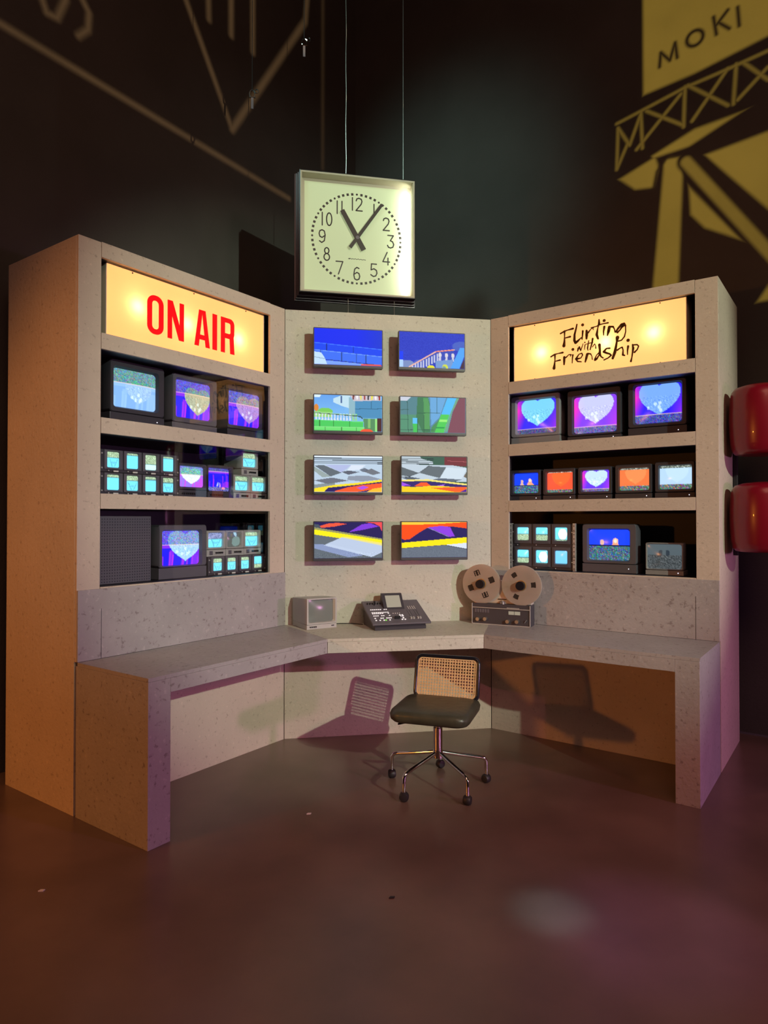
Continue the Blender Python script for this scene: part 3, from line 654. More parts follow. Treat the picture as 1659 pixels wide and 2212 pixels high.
crt('L', .256, .410, 1.2690, 1.434, 'small pale knobbed monitor with a dim grey picture, left bottom shelf', pd, (.10, .84, .36, .90), GS, 'beige_plastic', depth=.20, y=.125, strip=.27, knobs=4, led=False, recess=.012, tube_m='screen', corner=.1)
crt('L', .100, .254, 1.2690, 1.434, 'small pale knobbed monitor, right of three on the black bank, left bottom shelf', mono_pic(.30, True, 23), (.10, .84, .36, .90), GS, 'beige_plastic', depth=.20, y=.125, strip=.27, knobs=4, led=False, recess=.012, tube_m='screen', corner=.1)
bank('L', .066, .562, 1.1505, 1.268, 'black bank of four small cyan screens under the pale monitors, left bottom shelf', G3, [mono_pic(.34, True, 31), mono_pic(.32, True, 32), mono_pic(.3, True, 33), mono_pic(.66, False, 34)], 4, y=.115, fracs=(.1, .86))
# perforated board
b = NB(); box(b, -.19, .19, 0, .012, 0, .372, .002)
pb = thing('perforated_board', 'dark perforated board leaning at the outer end of the left bottom shelf', 'board', FP('L', -1.172, .115, 1.1505), ROT['L'])
link_mesh('board', b, 'dark_plastic', pb)
b = NB()
for i in range(24):
    for j in range(23): x, z = -.18+i*.0156, .012+j*.0156; prism_y(b, [(x+.0035*math.cos(2*PI*k/6), z+.0035*math.sin(2*PI*k/6)) for k in range(6)], -.0006, .0004)
link_mesh('perforation', b, 'black_board', pb)['kind'] = 'stuff'
# fourth shelf, right
bank('R', .112, .566, 1.1505, 1.474, 'black rack of six small cyan screens with white perforated rails, right bottom shelf', G3,
     [mono_pic(.52, False, 41, col=(120, 215, 240)), mono_pic(.55, False, 42), mono_pic(.9, False, 43, flare=True), mono_pic(.6, False, 44), mono_pic(.95, False, 45, flare=True), mono_pic(.98, False, 46, scr=False, col=(110, 190, 240))], 3, 2, y=.115, rails=True, strips=False, fracs=(.2, .86), name='monitor_rack')
crt('R', .632, .990, 1.1505, 1.474, 'dark monitor showing two people on blue above static, middle of the right bottom shelf', couple(64, 50, .52), (.12, .86, .26, .88), G4, 'dark_plastic', strip=.18, y=.11)
pg = Pic(40, 32, (62, 68, 70)); pg.noise(pg.v > .45, 16); pg.mask(pg.v < .45, (78, 92, 98), .7); pg.disc(.6, .35, .06, .12, (30, 40, 50), .8); pg.disc(.4, .36, .06, .13, (40, 46, 52), .7)
crt('R', 1.046, 1.276, 1.1505, 1.356, 'small pale-framed monitor with a dim grey picture, right end of the right bottom shelf', pg, (.06, .94, .20, .94), G4, 'grey_plastic', strip=.15, y=.11, depth=.26, recess=.010)

# ------------------------------------------------------------------ the eight flat televisions
def brickrow(p, x0, x1, y0a, y0b, y1a, y1b, cuts, col, edge, lw=.006):
    p.poly([(x0, y0a), (x1, y0b), (x1, y1b), (x0, y1a)], col)
    p.line([(x0, y0a), (x1, y0b)], lw, edge, .8)
    p.line([(x0, y1a), (x1, y1b)], lw*.8, tuple(c*.45 for c in col), .8)
    for c in cuts:
        k = (c-x0)/(x1-x0); p.line([(c, y0a+(y0b-y0a)*k), (c, y1a+(y1b-y1a)*k)], lw*.8, tuple(c_*.45 for c_ in col), .8)
def tv1():
    p = Pic(132, 76, (12, 42, 235)); p.mask(np.clip((p.u-.6)*2, 0, 1), (28, 60, 190), .8)
    brickrow(p, 0, 1, .40, .53, .60, .73, (.18, .57), (22, 70, 235), (70, 130, 255)); brickrow(p, 0, 1, .60, .73, .84, .97, (.09, .40, .62, .76), (60, 110, 240), (120, 170, 255))
    p.poly([(0, .86), (1, .98), (1, 1), (0, 1)], (120, 160, 240)); p.poly([(0, .65), (.10, .67), (.15, .80), (.19, 1), (0, 1)], (190, 220, 245)); p.line([(0, .80), (.15, .84)], .004, (110, 140, 170))
    p.poly([(.69, .95), (.98, .96), (1, 1), (.68, 1)], (225, 90, 70)); return p
def tv2():
    p = Pic(132, 76, (42, 60, 190)); p.noise(np.ones_like(p.u), 5)
    p.disc(.95, .36, .14, .14, (90, 120, 190), .6); p.disc(.12, .96, .12, .16, (120, 140, 190)); p.disc(.30, .90, .09, .12, (100, 120, 200), .7)
    p.poly([(.0, .55), (.06, .55), (.06, 1), (0, 1)], (20, 60, 240)); p.poly([(0, .8), (.06, .8), (.06, 1), (0, 1)], (170, 205, 250))
    p.poly([(.56, .52), (.84, .48), (.84, .80), (.15, 1.0)], (55, 75, 180))
    for i in range(11): x = .20+i*.042; y = .97-(x-.15)*.95; p.poly([(x-.012, y+.03), (x+.012, y+.02), (x+.01, y+.25), (x-.01, y+.25)], (190, 195, 225))
    for x in (.62, .72, .82): p.disc(x, .63, .024, .07, (215, 210, 220)); p.poly([(x-.015, .66), (x+.015, .66), (x+.02, .8), (x-.02, .8)], (200, 200, 220))
    p.poly([(.55, .80), (.82, .74), (.82, 1), (.55, 1)], (115, 150, 205))
    p.line([(.15, .99), (.56, .53), (.84, .46)], .010, (235, 180, 160)); p.line([(.56, .53), (.82, .47)], .008, (235, 130, 100))
    p.poly([(.93, .40), (1, .40), (1, .62), (.92, 1), (.78, 1)], (80, 160, 240)); p.poly([(1, .7), (.97, .8), (.93, 1), (1, 1)], (70, 50, 60))
    p.disc(.48, 1.0, .06, .08, (225, 220, 60)); p.disc(.70, .98, .045, .10, (205, 215, 70)); p.disc(.685, 1.0, .03, .06, (115, 150, 160)); return p
def tv3():
    p = Pic(132, 76, (120, 180, 235)); p.mask(np.clip(1-p.v*2, 0, 1)*(p.u < .45), (90, 150, 230), .7)
    p.poly([(0, 0), (.1, .0), (.08, .08), (0, .08)], (215, 235, 245)); p.poly([(.28, .10), (.40, .0), (.52, 0), (.52, .36), (.40, .30), (.28, .2)], (190, 220, 235)); p.poly([(.385, .02), (.41, .02), (.41, .22), (.385, .22)], (70, 100, 150))
    p.poly([(.51, .05), (.60, .15), (.60, .7), (.51, .6)], (140, 180, 195)); p.poly([(.60, .15), (1, .12), (1, .62), (.66, .62), (.60, .5)], (75, 140, 185))
    p.line([(.60, .37), (1, .35)], .004, (40, 90, 120)); p.line([(.84, .15), (.84, .36)], .004, (40, 90, 120))
    p.poly([(.52, 0), (.98, 0), (.98, .12), (.58, .16)], (200, 190, 200))
    for k, cc in enumerate([(120, 60, 60), (235, 235, 240), (225, 215, 110), (160, 70, 70), (60, 60, 70), (230, 220, 80), (240, 235, 240), (150, 50, 50)]): p.poly([(.56+k*.055, 0), (.59+k*.055, 0), (.585+k*.055, .12), (.565+k*.055, .12)], cc)
    p.disc(.03, .36, .035, .10, (215, 135, 60)); p.disc(.16, .46, .11, .10, (120, 200, 90)); p.poly([(0, .46), (.26, .48), (.26, .62), (0, .62)], (150, 210, 120))
    for k in range(14): x = .03+k*.045; p.poly([(x-.012, .52), (x+.012, .52), (x+.006, .6), (x+.015, .70), (x-.015, .70), (x-.006, .6)], (215, 225, 235) if k < 12 else (150, 215, 130))
    p.line([(0, .50), (.55, .56), (.68, .58), (.71, .64)], .007, (50, 70, 60)); p.line([(0, .49), (.55, .545)], .004, (160, 215, 170))
    brickrow(p, 0, .72, .70, .73, .88, .88, (.08, .28, .52), (75, 200, 95), (110, 225, 130)); brickrow(p, 0, .78, .89, .89, .995, .995, (.16, .40, .62), (110, 220, 115), (140, 235, 140))
    p.poly([(.72, .63), (.92, .64), (.92, 1), (.74, 1)], (85, 140, 95)); p.poly([(.79, .64), (.83, .64), (.83, .9), (.79, .9)], (130, 185, 110)); p.poly([(.895, .63), (.925, .63), (.925, 1), (.895, 1)], (150, 225, 130)); p.poly([(.925, .62), (1, .62), (1, 1), (.925, 1)], (75, 40, 45))
    p.disc(.77, 1.02, .10, .10, (235, 85, 55)); return p
def tv4():
    p = Pic(132, 76, (90, 135, 165)); p.poly([(0, 0), (.26, 0), (.24, .62), (.42, .62), (.42, 1), (0, 1)], (85, 130, 140)); p.mask((p.u < .42) & (p.v > .5), (85, 150, 105), .7)
    p.poly([(.26, .0), (.42, .0), (.45, .2), (.44, .6), (.46, 1), (.34, 1), (.24, .62)], (65, 120, 85)); p.poly([(.35, .02), (.42, .02), (.45, .3), (.45, .9), (.36, .9)], (90, 160, 95), .8)
    p.poly([(.45, 0), (.70, 0), (.60, .55), (.47, .8)], (105, 165, 215)); p.poly([(.47, .85), (.60, .6), (.55, 1), (.46, 1)], (75, 140, 90))
    for (a, b_) in (((0, .37), (.12, .36)), ((0, .64), (.12, .64)), ((.0, .93), (.5, .92)), ((.1, .0), (.12, 1)), ((.26, .62), (.26, .92)), ((.36, .5), (.36, 1)), ((.25, .45), (.6, .44)), ((.56, 0), (.56, .45))): p.line([a, b_], .004, (45, 80, 70), .8)
    p.poly([(0, 0), (.16, 0), (.1, .11), (0, .12)], (200, 205, 220))
    p.poly([(.185, .60), (.255, .60), (.255, 1), (.195, 1)], (70, 190, 90)); p.poly([(.185, .60), (.255, .60), (.255, .76), (.185, .76)], (95, 190, 250)); p.line([(.26, .62), (.26, 1)], .006, (20, 40, 30))
    p.poly([(.72, 0), (.86, 0), (.74, .55), (.66, 1), (.52, 1), (.62, .5)], (85, 185, 250)); p.poly([(.62, .48), (.75, .48), (.66, 1), (.52, 1)], (80, 200, 90)); p.poly([(.60, .62), (.72, .62), (.71, .69), (.59, .69)], (150, 235, 120)); p.poly([(.55, .83), (.68, .83), (.67, .87), (.54, .87)], (40, 150, 80))
    p.poly([(.86, 0), (.90, 0), (.84, .3), (.80, .35), (.72, .95), (.66, 1), (.74, .55)], (110, 165, 135)); p.poly([(.90, 0), (1, 0), (1, 1), (.72, 1), (.80, .4)], (125, 75, 90)); return p
def tv5():
    p = Pic(132, 76, (185, 205, 225))
    for i, y in enumerate((.06, .11, .16, .20)): p.line([(0, y), (1, y+.005)], .005, (40, 50, 60))
    p.mask(p.v < .04, (230, 240, 250))
    p.poly([(0, .27), (.14, .26), (.40, .46), (.24, .57)], (95, 105, 115)); p.poly([(0, .30), (.24, .57), (.12, .6), (0, .42)], (150, 165, 165)); p.poly([(.16, .25), (.54, .25), (.40, .46)], (175, 185, 225))
    p.poly([(.54, .25), (.76, .24), (.66, .38), (.48, .40)], (215, 225, 240)); p.poly([(.40, .44), (.50, .40), (.66, .44), (.50, .52)], (90, 95, 110)); p.poly([(.72, .42), (.84, .34), (.98, .46), (.86, .52)], (110, 115, 125)); p.poly([(.66, .38), (.74, .32), (.80, .38), (.72, .44)], (70, 75, 90), .7)
    p.poly([(0, .68), (.26, .60), (.50, .68), (.20, .78)], (105, 110, 125)); p.poly([(.5, .55), (.8, .54), (1, .64), (.7, .70), (.48, .66)], (120, 125, 140), .7)
    p.poly([(0, .80), (.3, .72), (.3, .80), (0, .9)], (110, 120, 120), .7)
    p.poly([(0, .90), (.30, .80), (.62, .74), (1, .64), (1, 1), (0, 1)], (245, 220, 40)); p.poly([(.14, 1), (.20, .88), (.6, .80), (1, .70), (1, 1)], (40, 25, 95))
    p.poly([(.3, .97), (.5, .86), (.7, .80), (1, .74), (1, .88), (.6, 1), (.3, 1)], (245, 90, 45)); p.poly([(.62, .88), (.72, .82), (.80, .86), (.7, .93)], (175, 80, 230)); p.poly([(.76, 1), (.86, .90), (1, .86), (1, 1)], (250, 190, 50)); return p
def tv6():
    p = Pic(132, 76, (60, 95, 80)); p.poly([(.65, 0), (1, 0), (1, .26), (.65, .24)], (115, 50, 58)); p.line([(.7, .11), (1, .13)], .004, (170, 90, 95))
    p.poly([(0, 0), (.28, 0), (.30, .06), (.48, .14), (.48, .22), (0, .22)], (190, 205, 215))
    for y in (.05, .10, .15, .20): p.line([(0, y), (.48, y+.01)], .005, (40, 50, 60))
    p.poly([(0, .22), (.80, .24), (1, .30), (1, .70), (0, .66)], (190, 205, 218)); p.poly([(0, .30), (.26, .46), (.12, .56), (0, .54)], (95, 105, 112)); p.poly([(.40, .26), (.68, .29), (.58, .60), (.27, .46)], (98, 108, 115)); p.poly([(.68, .30), (1, .32), (.92, .62), (.58, .60)], (205, 220, 232)); p.poly([(.58, .60), (.92, .64), (.80, .70), (.42, .67)], (95, 105, 120)); p.poly([(0, .60), (.12, .57), (.30, .62), (.1, .66)], (80, 90, 105)); p.poly([(.95, .55), (1, .4), (1, .6)], (110, 100, 90))
    p.line([(0, .58), (.12, .56), (.26, .46), (.42, .25)], .004, (60, 70, 80)); p.line([(.0, .68), (.4, .66), (1, .78)], .013, (245, 225, 120)); p.poly([(0, .70), (.4, .70), (1, .80), (1, .86), (0, .84)], (50, 35, 110))
    p.poly([(0, .72), (.14, .82), (0, .83)], (160, 80, 235)); p.poly([(.18, .84), (.30, .72), (.38, .73), (.46, .84)], (245, 90, 40)); p.poly([(.48, .84), (.66, .77), (.62, .85)], (165, 85, 235)); p.mask((p.v > .835+.02*np.sin(p.u*9)) & (p.u < 1.1), (245, 205, 30)); p.poly([(.45, .88), (1, .84), (1, 1), (.84, 1)], (245, 95, 40)); p.poly([(.88, 1), (1, .90), (1, 1)], (70, 30, 150)); return p
def tv7():
    p = Pic(132, 76, (30, 22, 85)); p.poly([(.05, .12), (.2, .04), (.34, .02), (.48, .05), (.3, .12), (.1, .16)], (235, 85, 60)); p.poly([(0, .05), (.06, .06), (.1, .16), (0, .14)], (70, 80, 95)); p.poly([(.50, .28), (.70, .06), (.82, .03), (.95, .12), (.70, .22)], (125, 55, 215)); p.poly([(.75, 0), (1, 0), (1, .28), (.96, .12), (.88, .04)], (235, 75, 80))
    p.poly([(0, .14), (1, .46), (1, .53), (0, .21)], (150, 150, 95)); p.poly([(0, .20), (1, .50), (1, .64), (0, .34)], (250, 235, 20)); p.poly([(0, .34), (1, .62), (1, 1), (0, 1)], (95, 105, 115))
    p.poly([(.40, .42), (1, .62), (1, .84), (.86, .96), (.08, .68)], (185, 200, 225)); p.poly([(.40, .42), (.46, .40), (1, .58), (1, .66)], (240, 225, 130), .8); p.poly([(0, .60), (.2, .62), (.72, .93), (.5, .97), (0, .72)], (135, 150, 190)); p.poly([(.14, .64), (.22, .60), (.88, .92), (.84, .97)], (190, 205, 230)); p.noise((p.v > .85), 9); return p
def tv8():
    p = Pic(132, 76, (30, 22, 90)); p.poly([(0, 0), (1, 0), (1, .06), (.5, .09), (0, .08)], (250, 200, 60)); p.poly([(0, .08), (.5, .06), (1, 0), (1, .18), (.75, .12), (.38, .17), (.26, .30), (.12, .48), (.04, .50), (0, .46)], (250, 75, 15)); p.poly([(.40, .15), (.60, .11), (.74, .14), (.81, .40), (.74, .42)], (140, 60, 225)); p.line([(.40, .16), (.72, .42)], .004, (150, 140, 200))
    p.poly([(0, .58), (1, .43), (1, .60), (0, .73)], (250, 228, 10)); p.poly([(0, .74), (.66, .65), (1, .77), (1, 1), (0, 1)], (100, 110, 125)); p.poly([(.66, .645), (1, .59), (1, .76)], (215, 225, 240)); p.line([(.66, .65), (1, .77)], .004, (40, 45, 60)); p.noise(p.v > .75, 5); return p
TVS = [(.189, 2.810, tv1, 'top left wall television showing dark blue brickwork'), (.776, 2.813, tv2, 'top right wall television showing a white balustrade against blue'),
       (.189, 2.358, tv3, 'second-row left wall television showing green bricks and a railing'), (.783, 2.361, tv4, 'second-row right wall television showing mossy stone and a blue-green ramp'),
       (.190, 1.943, tv5, 'third-row left wall television showing chequered floor with yellow lower edge'), (.792, 1.947, tv6, 'third-row right wall television showing grey and white tiles above orange and yellow'),
       (.191, 1.493, tv7, 'bottom left wall television showing a yellow diagonal band over a white tile'), (.792, 1.493, tv8, 'bottom right wall television showing orange and purple shapes over a yellow band')]
for (x, z, fn, lab) in TVS:
    w, h = .477, .270
    t = thing('wall_television', lab, 'television', (x+w/2, 0, z-h), 0, 'flat televisions on the centre panel')
    b = NB(); o_ = lambda W2, H2, yy: [(a, yy, c+h/2) for a, c in rrect(W2, H2, .006, 3)]
    loops_skin(b, [o_(w*.8, h*.8, -.078), o_(w, h, -.088), o_(w, h, -.118), o_(w-.004, h-.004, -.120)]); link_mesh('casing', b, 'black_plastic', t, smooth=30)
    screen_mesh('screen', fn(), w-.012, h-.024, -.1206, 0, 'television', t, 0, h/2+.006)
    b = NB(); box(b, -.06, .06, -.012, -.0003, h*.5-.06, h*.5+.06); box(b, -.02, .02, -.078, -.012, h*.5-.03, h*.5+.03); link_mesh('wall_bracket', b, 'knob', t)

# ------------------------------------------------------------------ hanging clock
ck = thing('wall_clock', 'large square lit clock hanging above the centre panel, showing five past eleven', 'clock', (.508, .02, 3.502), R_(2))
def sqloop(w, h, y): return [(-w/2, y, -h/2), (w/2, y, -h/2), (w/2, y, h/2), (-w/2, y, h/2)]
b = NB(); loops_skin(b, [sqloop(.875, .900, .10), sqloop(.875, .900, .085), sqloop(.860, .885, .084), sqloop(.860, .885, .060), sqloop(.842, .866, .058), sqloop(.842, .866, .02), sqloop(.824, .850, .018), sqloop(.824, .850, -.035), sqloop(.812, .838, -.037)], True, False)
link_mesh('outer_frame', b, 'clock_frame', ck)
b = NB(); loops_skin(b, [sqloop(.812, .838, -.037), sqloop(.790, .816, -.036), sqloop(.780, .800, .030), sqloop(.745, .765, .034)], False, False); link_mesh('inner_trim', b, 'clock_inner', ck)
b = NB(); box(b, -.374, .374, .034, .05, -.384, .384); dial = link_mesh('dial', b, 'dial', ck)
DG = {'0': [[(.5+.36*math.cos(t), .5+.5*math.sin(t)) for t in np.linspace(0, 2*PI, 17)]], '1': [[(.5, 0), (.5, 1)]],
      '2': [[(.08, .78), (.16, .93), (.45, 1), (.78, .93), (.88, .75), (.75, .52), (.05, 0), (.92, 0)]],
      '3': [[(.06, 1), (.85, 1), (.42, .58), (.72, .52), (.90, .30), (.78, .08), (.45, 0), (.15, .05), (.02, .2)]],
      '4': [[(.72, .0), (.72, .55)], [(.95, .24), (.0, .24), (.60, 1)]],
      '5': [[(.85, 1), (.15, 1), (.10, .52), (.5, .62), (.85, .5), (.92, .28), (.75, .06), (.42, 0), (.06, .14)]],
      '6': [[(.80, .92), (.5, 1), (.2, .85), (.08, .4), (.2, .08), (.5, 0), (.8, .08), (.9, .3), (.8, .52), (.5, .6), (.15, .45)]],
      '7': [[(.02, 1), (.95, 1), (.35, 0)]],
      '8': [[(.5+.30*math.cos(t), .77+.23*math.sin(t)) for t in np.linspace(0, 2*PI, 13)], [(.5+.38*math.cos(t), .27+.27*math.sin(t)) for t in np.linspace(0, 2*PI, 13)]],
      '9': [[(.15, .12), (.45, 0), (.8, .15), (.92, .6), (.8, .92), (.5, 1), (.2, .92), (.1, .70), (.2, .48), (.5, .4), (.85, .55)]]}
for k in range(1, 13):
    a = R_(90-30*k); r = .248; x0, z0 = r*math.cos(a)*1.0, r*math.sin(a)
    txt = str(k); cw, ch = .052, .090; adv = {1: .030}
    ws = [.022 if c == '1' else cw for c in txt]; tot = sum(ws)+.012*(len(txt)-1); x = x0-tot/2; L = []
    for c, ww in zip(txt, ws):
        for ln in DG[c]: L.append([(x+px*ww if c != '1' else x+ww/2, z0-ch/2+pz*ch, .0042) for px, pz in ln])
        x += ww+.012
    b = NB(); strokes(b, L, .0325, .0345, 8); link_mesh('numeral', b, 'ink', dial)
b = NB()
for k in range(60):
    a = 2*PI*k/60; c = Vector((.318*math.sin(a), 0, .318*math.cos(a))); e1 = Vector((math.sin(a), 0, math.cos(a))); e2 = Vector((math.cos(a), 0, -math.sin(a)))
    if k % 5 == 0: pts = [(c.x+.0075*math.cos(2*PI*q/12), c.z+.0075*math.sin(2*PI*q/12)) for q in range(12)]
    else: pts = [((c+e1*s1*.0085+e2*s2*.0085).x, (c+e1*s1*.0085+e2*s2*.0085).z) for s1, s2 in ((1, 1), (1, -1), (-1, -1), (-1, 1))]
    prism_y(b, pts, .0330, .0345)
link_mesh('minute_marks', b, 'ink', dial)
b = NB(); L = []
sig = [(-.062, 0), (-.05, .004), (-.056, -.003), (-.044, .003), (-.036, -.003), (-.030, .003), (-.02, -.002), (-.012, .003), (0, -.002), (.010, .003), (.018, -.002), (.030, .002), (.038, -.002), (.050, .001), (.064, -.002)]
strokes(b, [[(x+.0, z-.145, .0016) for x, z in sig]], .0330, .0345, 6); link_mesh('maker_mark', b, 'ink', dial)
def hand(name, x1, z1, tail, w):
    l = math.hypot(x1, z1); dx, dz = x1/l, z1/l; nx, nz = -dz, dx
    b = NB(); prism_y(b, [(-dx*tail+nx*w, -dz*tail+nz*w), (-dx*tail-nx*w, -dz*tail-nz*w), (x1-nx*w*.85, z1-nz*w*.85), (x1+nx*w*.85, z1+nz*w*.85)], *( (.014, .018) if name == 'hour_hand' else (.006, .010)))
    link_mesh(name, b, 'ink', ck)
hand('hour_hand', -.108, .190, .095, .0185); hand('minute_hand', .178, .252, .090, .0125)
b = NB(); cyl(b, (0, .034, 0), (0, .004, 0), .013, 16); link_mesh('hub', b, 'dark_plastic', ck)
p = Matrix.Rotation(R_(2), 3, 'Z') @ Vector((.366, -.015, 0)); o = light('clock_tube_light', 'AREA', Vector(ck.location)+p, 1.6, (1, .98, .75), sx=.03, sy=.74)
o.rotation_euler = (PI/2, 0, R_(2+28))
GC = 'thin steel cables of the clock'
def cable(x, y, z0, z1, label, r=.0028, wob=.0):
    b = NB(); n = 24; tube(b, [(x+wob*math.sin(k*1.7), y, z0+(z1-z0)*k/n) for k in range(n+1)], r, 8); return tag(link_mesh('hanging_cable', b, 'steel'), label, 'cable', GC)
cable(.430, .06, 3.950, 7, 'thin pale cable rising from the left part of the clock top', wob=.002)
cable(.850, .09, 3.945, 7, 'faint thin cable rising from the right part of the clock top', .0018)
cable(.440, .012, 2.957, 3.056, 'short cable tying the clock bottom to the panel, left of the pair', .003)
cable(.770, .012, 2.957, 3.056, 'short cable tying the clock bottom to the panel, right of the pair', .0025)
def hook(x, y, z, m, label):
    t = thing('cable_hook', label, 'hook', (x, y, z), 0)
    b = NB(); tube(b, [(.018*math.cos(a), 0, .035+.028*math.sin(a)) for a in np.linspace(-.9, PI+.9, 14)], .0045, 8); cyl(b, (-.022, 0, .012), (.022, 0, .012), .005, 10); tube(b, [(.03+.013*math.cos(a), -.004, .055+.013*math.sin(a)) for a in np.linspace(0, 2*PI, 12)[:-1]], .004, 8, True); link_mesh('shackle', b, m, t)
    b = NB(); box(b, -.008, .008, -.003, .003, -.07, .012); link_mesh('strap', b, 'dark_plastic', t)
    b = NB(); cyl(b, (0, 0, .06), (0, 0, 7-z), .0022, 6); link_mesh('cord', b, 'rubber', t)
hook(.134, .10, 4.870, 'chrome', 'shiny metal shackle hanging high up left of the clock')
hook(-.228, .10, 4.46, 'rubber', 'dark hook hanging in front of the projected triangle')

# ------------------------------------------------------------------ things on the desk
pm = Pic(40, 32, (40, 46, 48)); pm.disc(.3, .75, .3, .2, (52, 58, 62), .7)
t = crt('C', 0, .2191, 0, .202, 'small cream-grey box monitor with a dark blank screen on the left of the desk', pm, (.07, .90, .17, .93), None, 'beige_plastic', depth=.30, strip=.155, knobs=0, led=False, recess=.016, loc=((.142+.345)/2, (-.241-.158)/2-.008, HT+.001), rz=R_(22.1), name='desk_monitor', tube_m='tube_off', corner=.04)
for ch in list(t.children):
    if ch.name.startswith('cabinet'): bpy.data.objects.remove(ch)
b = NB(); w, h, zc = .2191, .202, .032
lp = [[(x, yy, z) for x, z in rrect(W2, H2, rr, 3, cx, cz)] for W2, H2, rr, yy, cx, cz in ((w*.98, h-zc-.012, .003, .235, 0, (h+zc)/2-.004), (w, h-zc, .003, .02, 0, (h+zc)/2), (w, h-zc, .003, .0, 0, (h+zc)/2), (w*.90, (h-zc)*.90, .003, -.001, 0, (h+zc)/2+.001), (w*.83, (h-zc)*.86, .014, .016, -.003, (h+zc)/2+.001))]
loops_skin(b, lp, True, False); box(b, -w*.49, w*.49, .03, .232, .002, zc+.002); link_mesh('cabinet', b, 'beige_plastic', t)
for ch in list(t.children):
    if ch.name.startswith('control_panel'):
        for i in range(4):
            b = NB(); x = -.085+i*.0135; cyl(b, (x, .003, .016), (x, -.006, .016), .0045, 12); link_mesh('knob', b, 'knob', ch)
        b = NB(); box(b, .07, .09, 0, .003, .014, .02); link_mesh('nameplate', b, 'knob', ch)
# power lead
b = NB(); tube(b, [(.31, -.05, HT+.006), (.38, -.03, HT+.006), (.46, -.04, HT+.006), (.53, -.10, HT+.006)], .003, 8); tag(link_mesh('power_lead', b, 'rubber'), 'thin black lead lying on the desk between box monitor and mixing desk', 'cable')
# vision mixer
mx = thing('mixing_console', 'dark video mixing console with buttons, faders and a raised display on the desk', 'mixer', (.560, -.352, HT+.001), R_(7))
WM, DM = .405, .30
b = NB()
prof = [(.004, 0.0), (DM-.01, 0.0), (DM-.01, .10), (.012, .028), (.0, .018)]
a_ = [b.verts.new((.018, y, z)) for y, z in prof]; c_ = [b.verts.new((WM-.035, y, z)) for y, z in prof]
b.faces.new(a_); b.faces.new(c_[::-1]); [b.faces.new((a_[i], a_[(i+1) % 5], c_[(i+1) % 5], c_[i])) for i in range(5)]
link_mesh('base', b, 'black_plastic', mx)
sl = math.atan2(.115, DM); ct = bpy.data.objects.new('control_surface', None)
b = NB(); box(b, 0, WM, 0, math.hypot(DM, .115), -.014, 0, .004)
cs = link_mesh('control_surface', b, 'dark_plastic', mx, (0, -.008, .044), (sl, 0, 0))
DL = math.hypot(DM, .115)
def onp(name, x, y, w, d, m, h=.004, par=None): b = NB(); box(b, x-w/2, x+w/2, y-d/2, y+d/2, .0002, h); return link_mesh(name, b, m, par or cs)
n = 0
for r_, (y, mm) in enumerate(((.045, 0), (.072, 0), (.105, 0), (.135, 1), (.150, 1), (.190, 0))):
    for i in range(9):
        if random.random() < .18: continue
        x = .035+i*.0135; m = 'lit_mark'
        if r_ == 1 and i == 1: m = 'led_orange'
        if r_ == 0 and i == 5: m = 'led_green'
        onp('button', x, y, .009, .006 if r_ < 2 else .004, m, .0035)
for i in range(4): onp('button', .175+i*.015, .13, .006, .005, 'white_mark')
for (x, y) in ((.215, .045), (.235, .045), (.228, .065), (.215, .09), (.232, .09), (.215, .105), (.232, .105)): onp('button', x, y, .010, .006, 'lit_mark')
for i, x in enumerate((.28, .297, .328, .345)):
    onp('fader_slot', x+.004, .12, .002, .11, 'knob', .0008); onp('fader', x, .055, .011, .017, 'beige_plastic', .010)
for i, x in enumerate((.295, .31, .326, .34)): onp('fader_scale', x+.01, .205, .004, .045, 'white_mark', .001)
for i in range(7):
    b = NB(); cyl(b, (.03+i*.018, .27, 0), (.03+i*.018, .27, .012), .005, 12); link_mesh('rotary_knob', b, 'knob', cs)
b = NB(); box(b, .165, .205, .055, .068, .001, .02, .003); link_mesh('transition_lever', b, 'knob', cs)
b = NB(); cyl(b, (.075, .255, 0), (.075, .255, .022), .0035, 10); bmesh.ops.create_uvsphere(b, u_segments=12, v_segments=8, radius=.008, matrix=Matrix.Translation((.075, .255, .026))); link_mesh('joystick', b, 'knob', cs)
b = NB(); pr = [(.19, .0), (.30, .0), (.315, .060), (.295, .065)]
a_ = [b.verts.new((.130, y, z)) for y, z in pr]; c_ = [b.verts.new((.275, y, z)) for y, z in pr]
b.faces.new(a_[::-1]); b.faces.new(c_); [b.faces.new((a_[i], c_[i], c_[(i+1) % 4], a_[(i+1) % 4])) for i in range(4)]
ds = link_mesh('display_hood', b, 'black_plastic', cs)
b = NB(); k0, k1 = .12, .88; n1 = Vector((0, -.065, .105)).normalized()*.0012
q = lambda x, k: Vector((x, .19+.105*k, .065*k))+n1
v = [b.verts.new(q(.152, k0)), b.verts.new(q(.256, k0)), b.verts.new(q(.256, k1)), b.verts.new(q(.152, k1))]; b.faces.new(v)
for vv in list(b.verts): pass
link_mesh('display', b, 'lcd', ds)
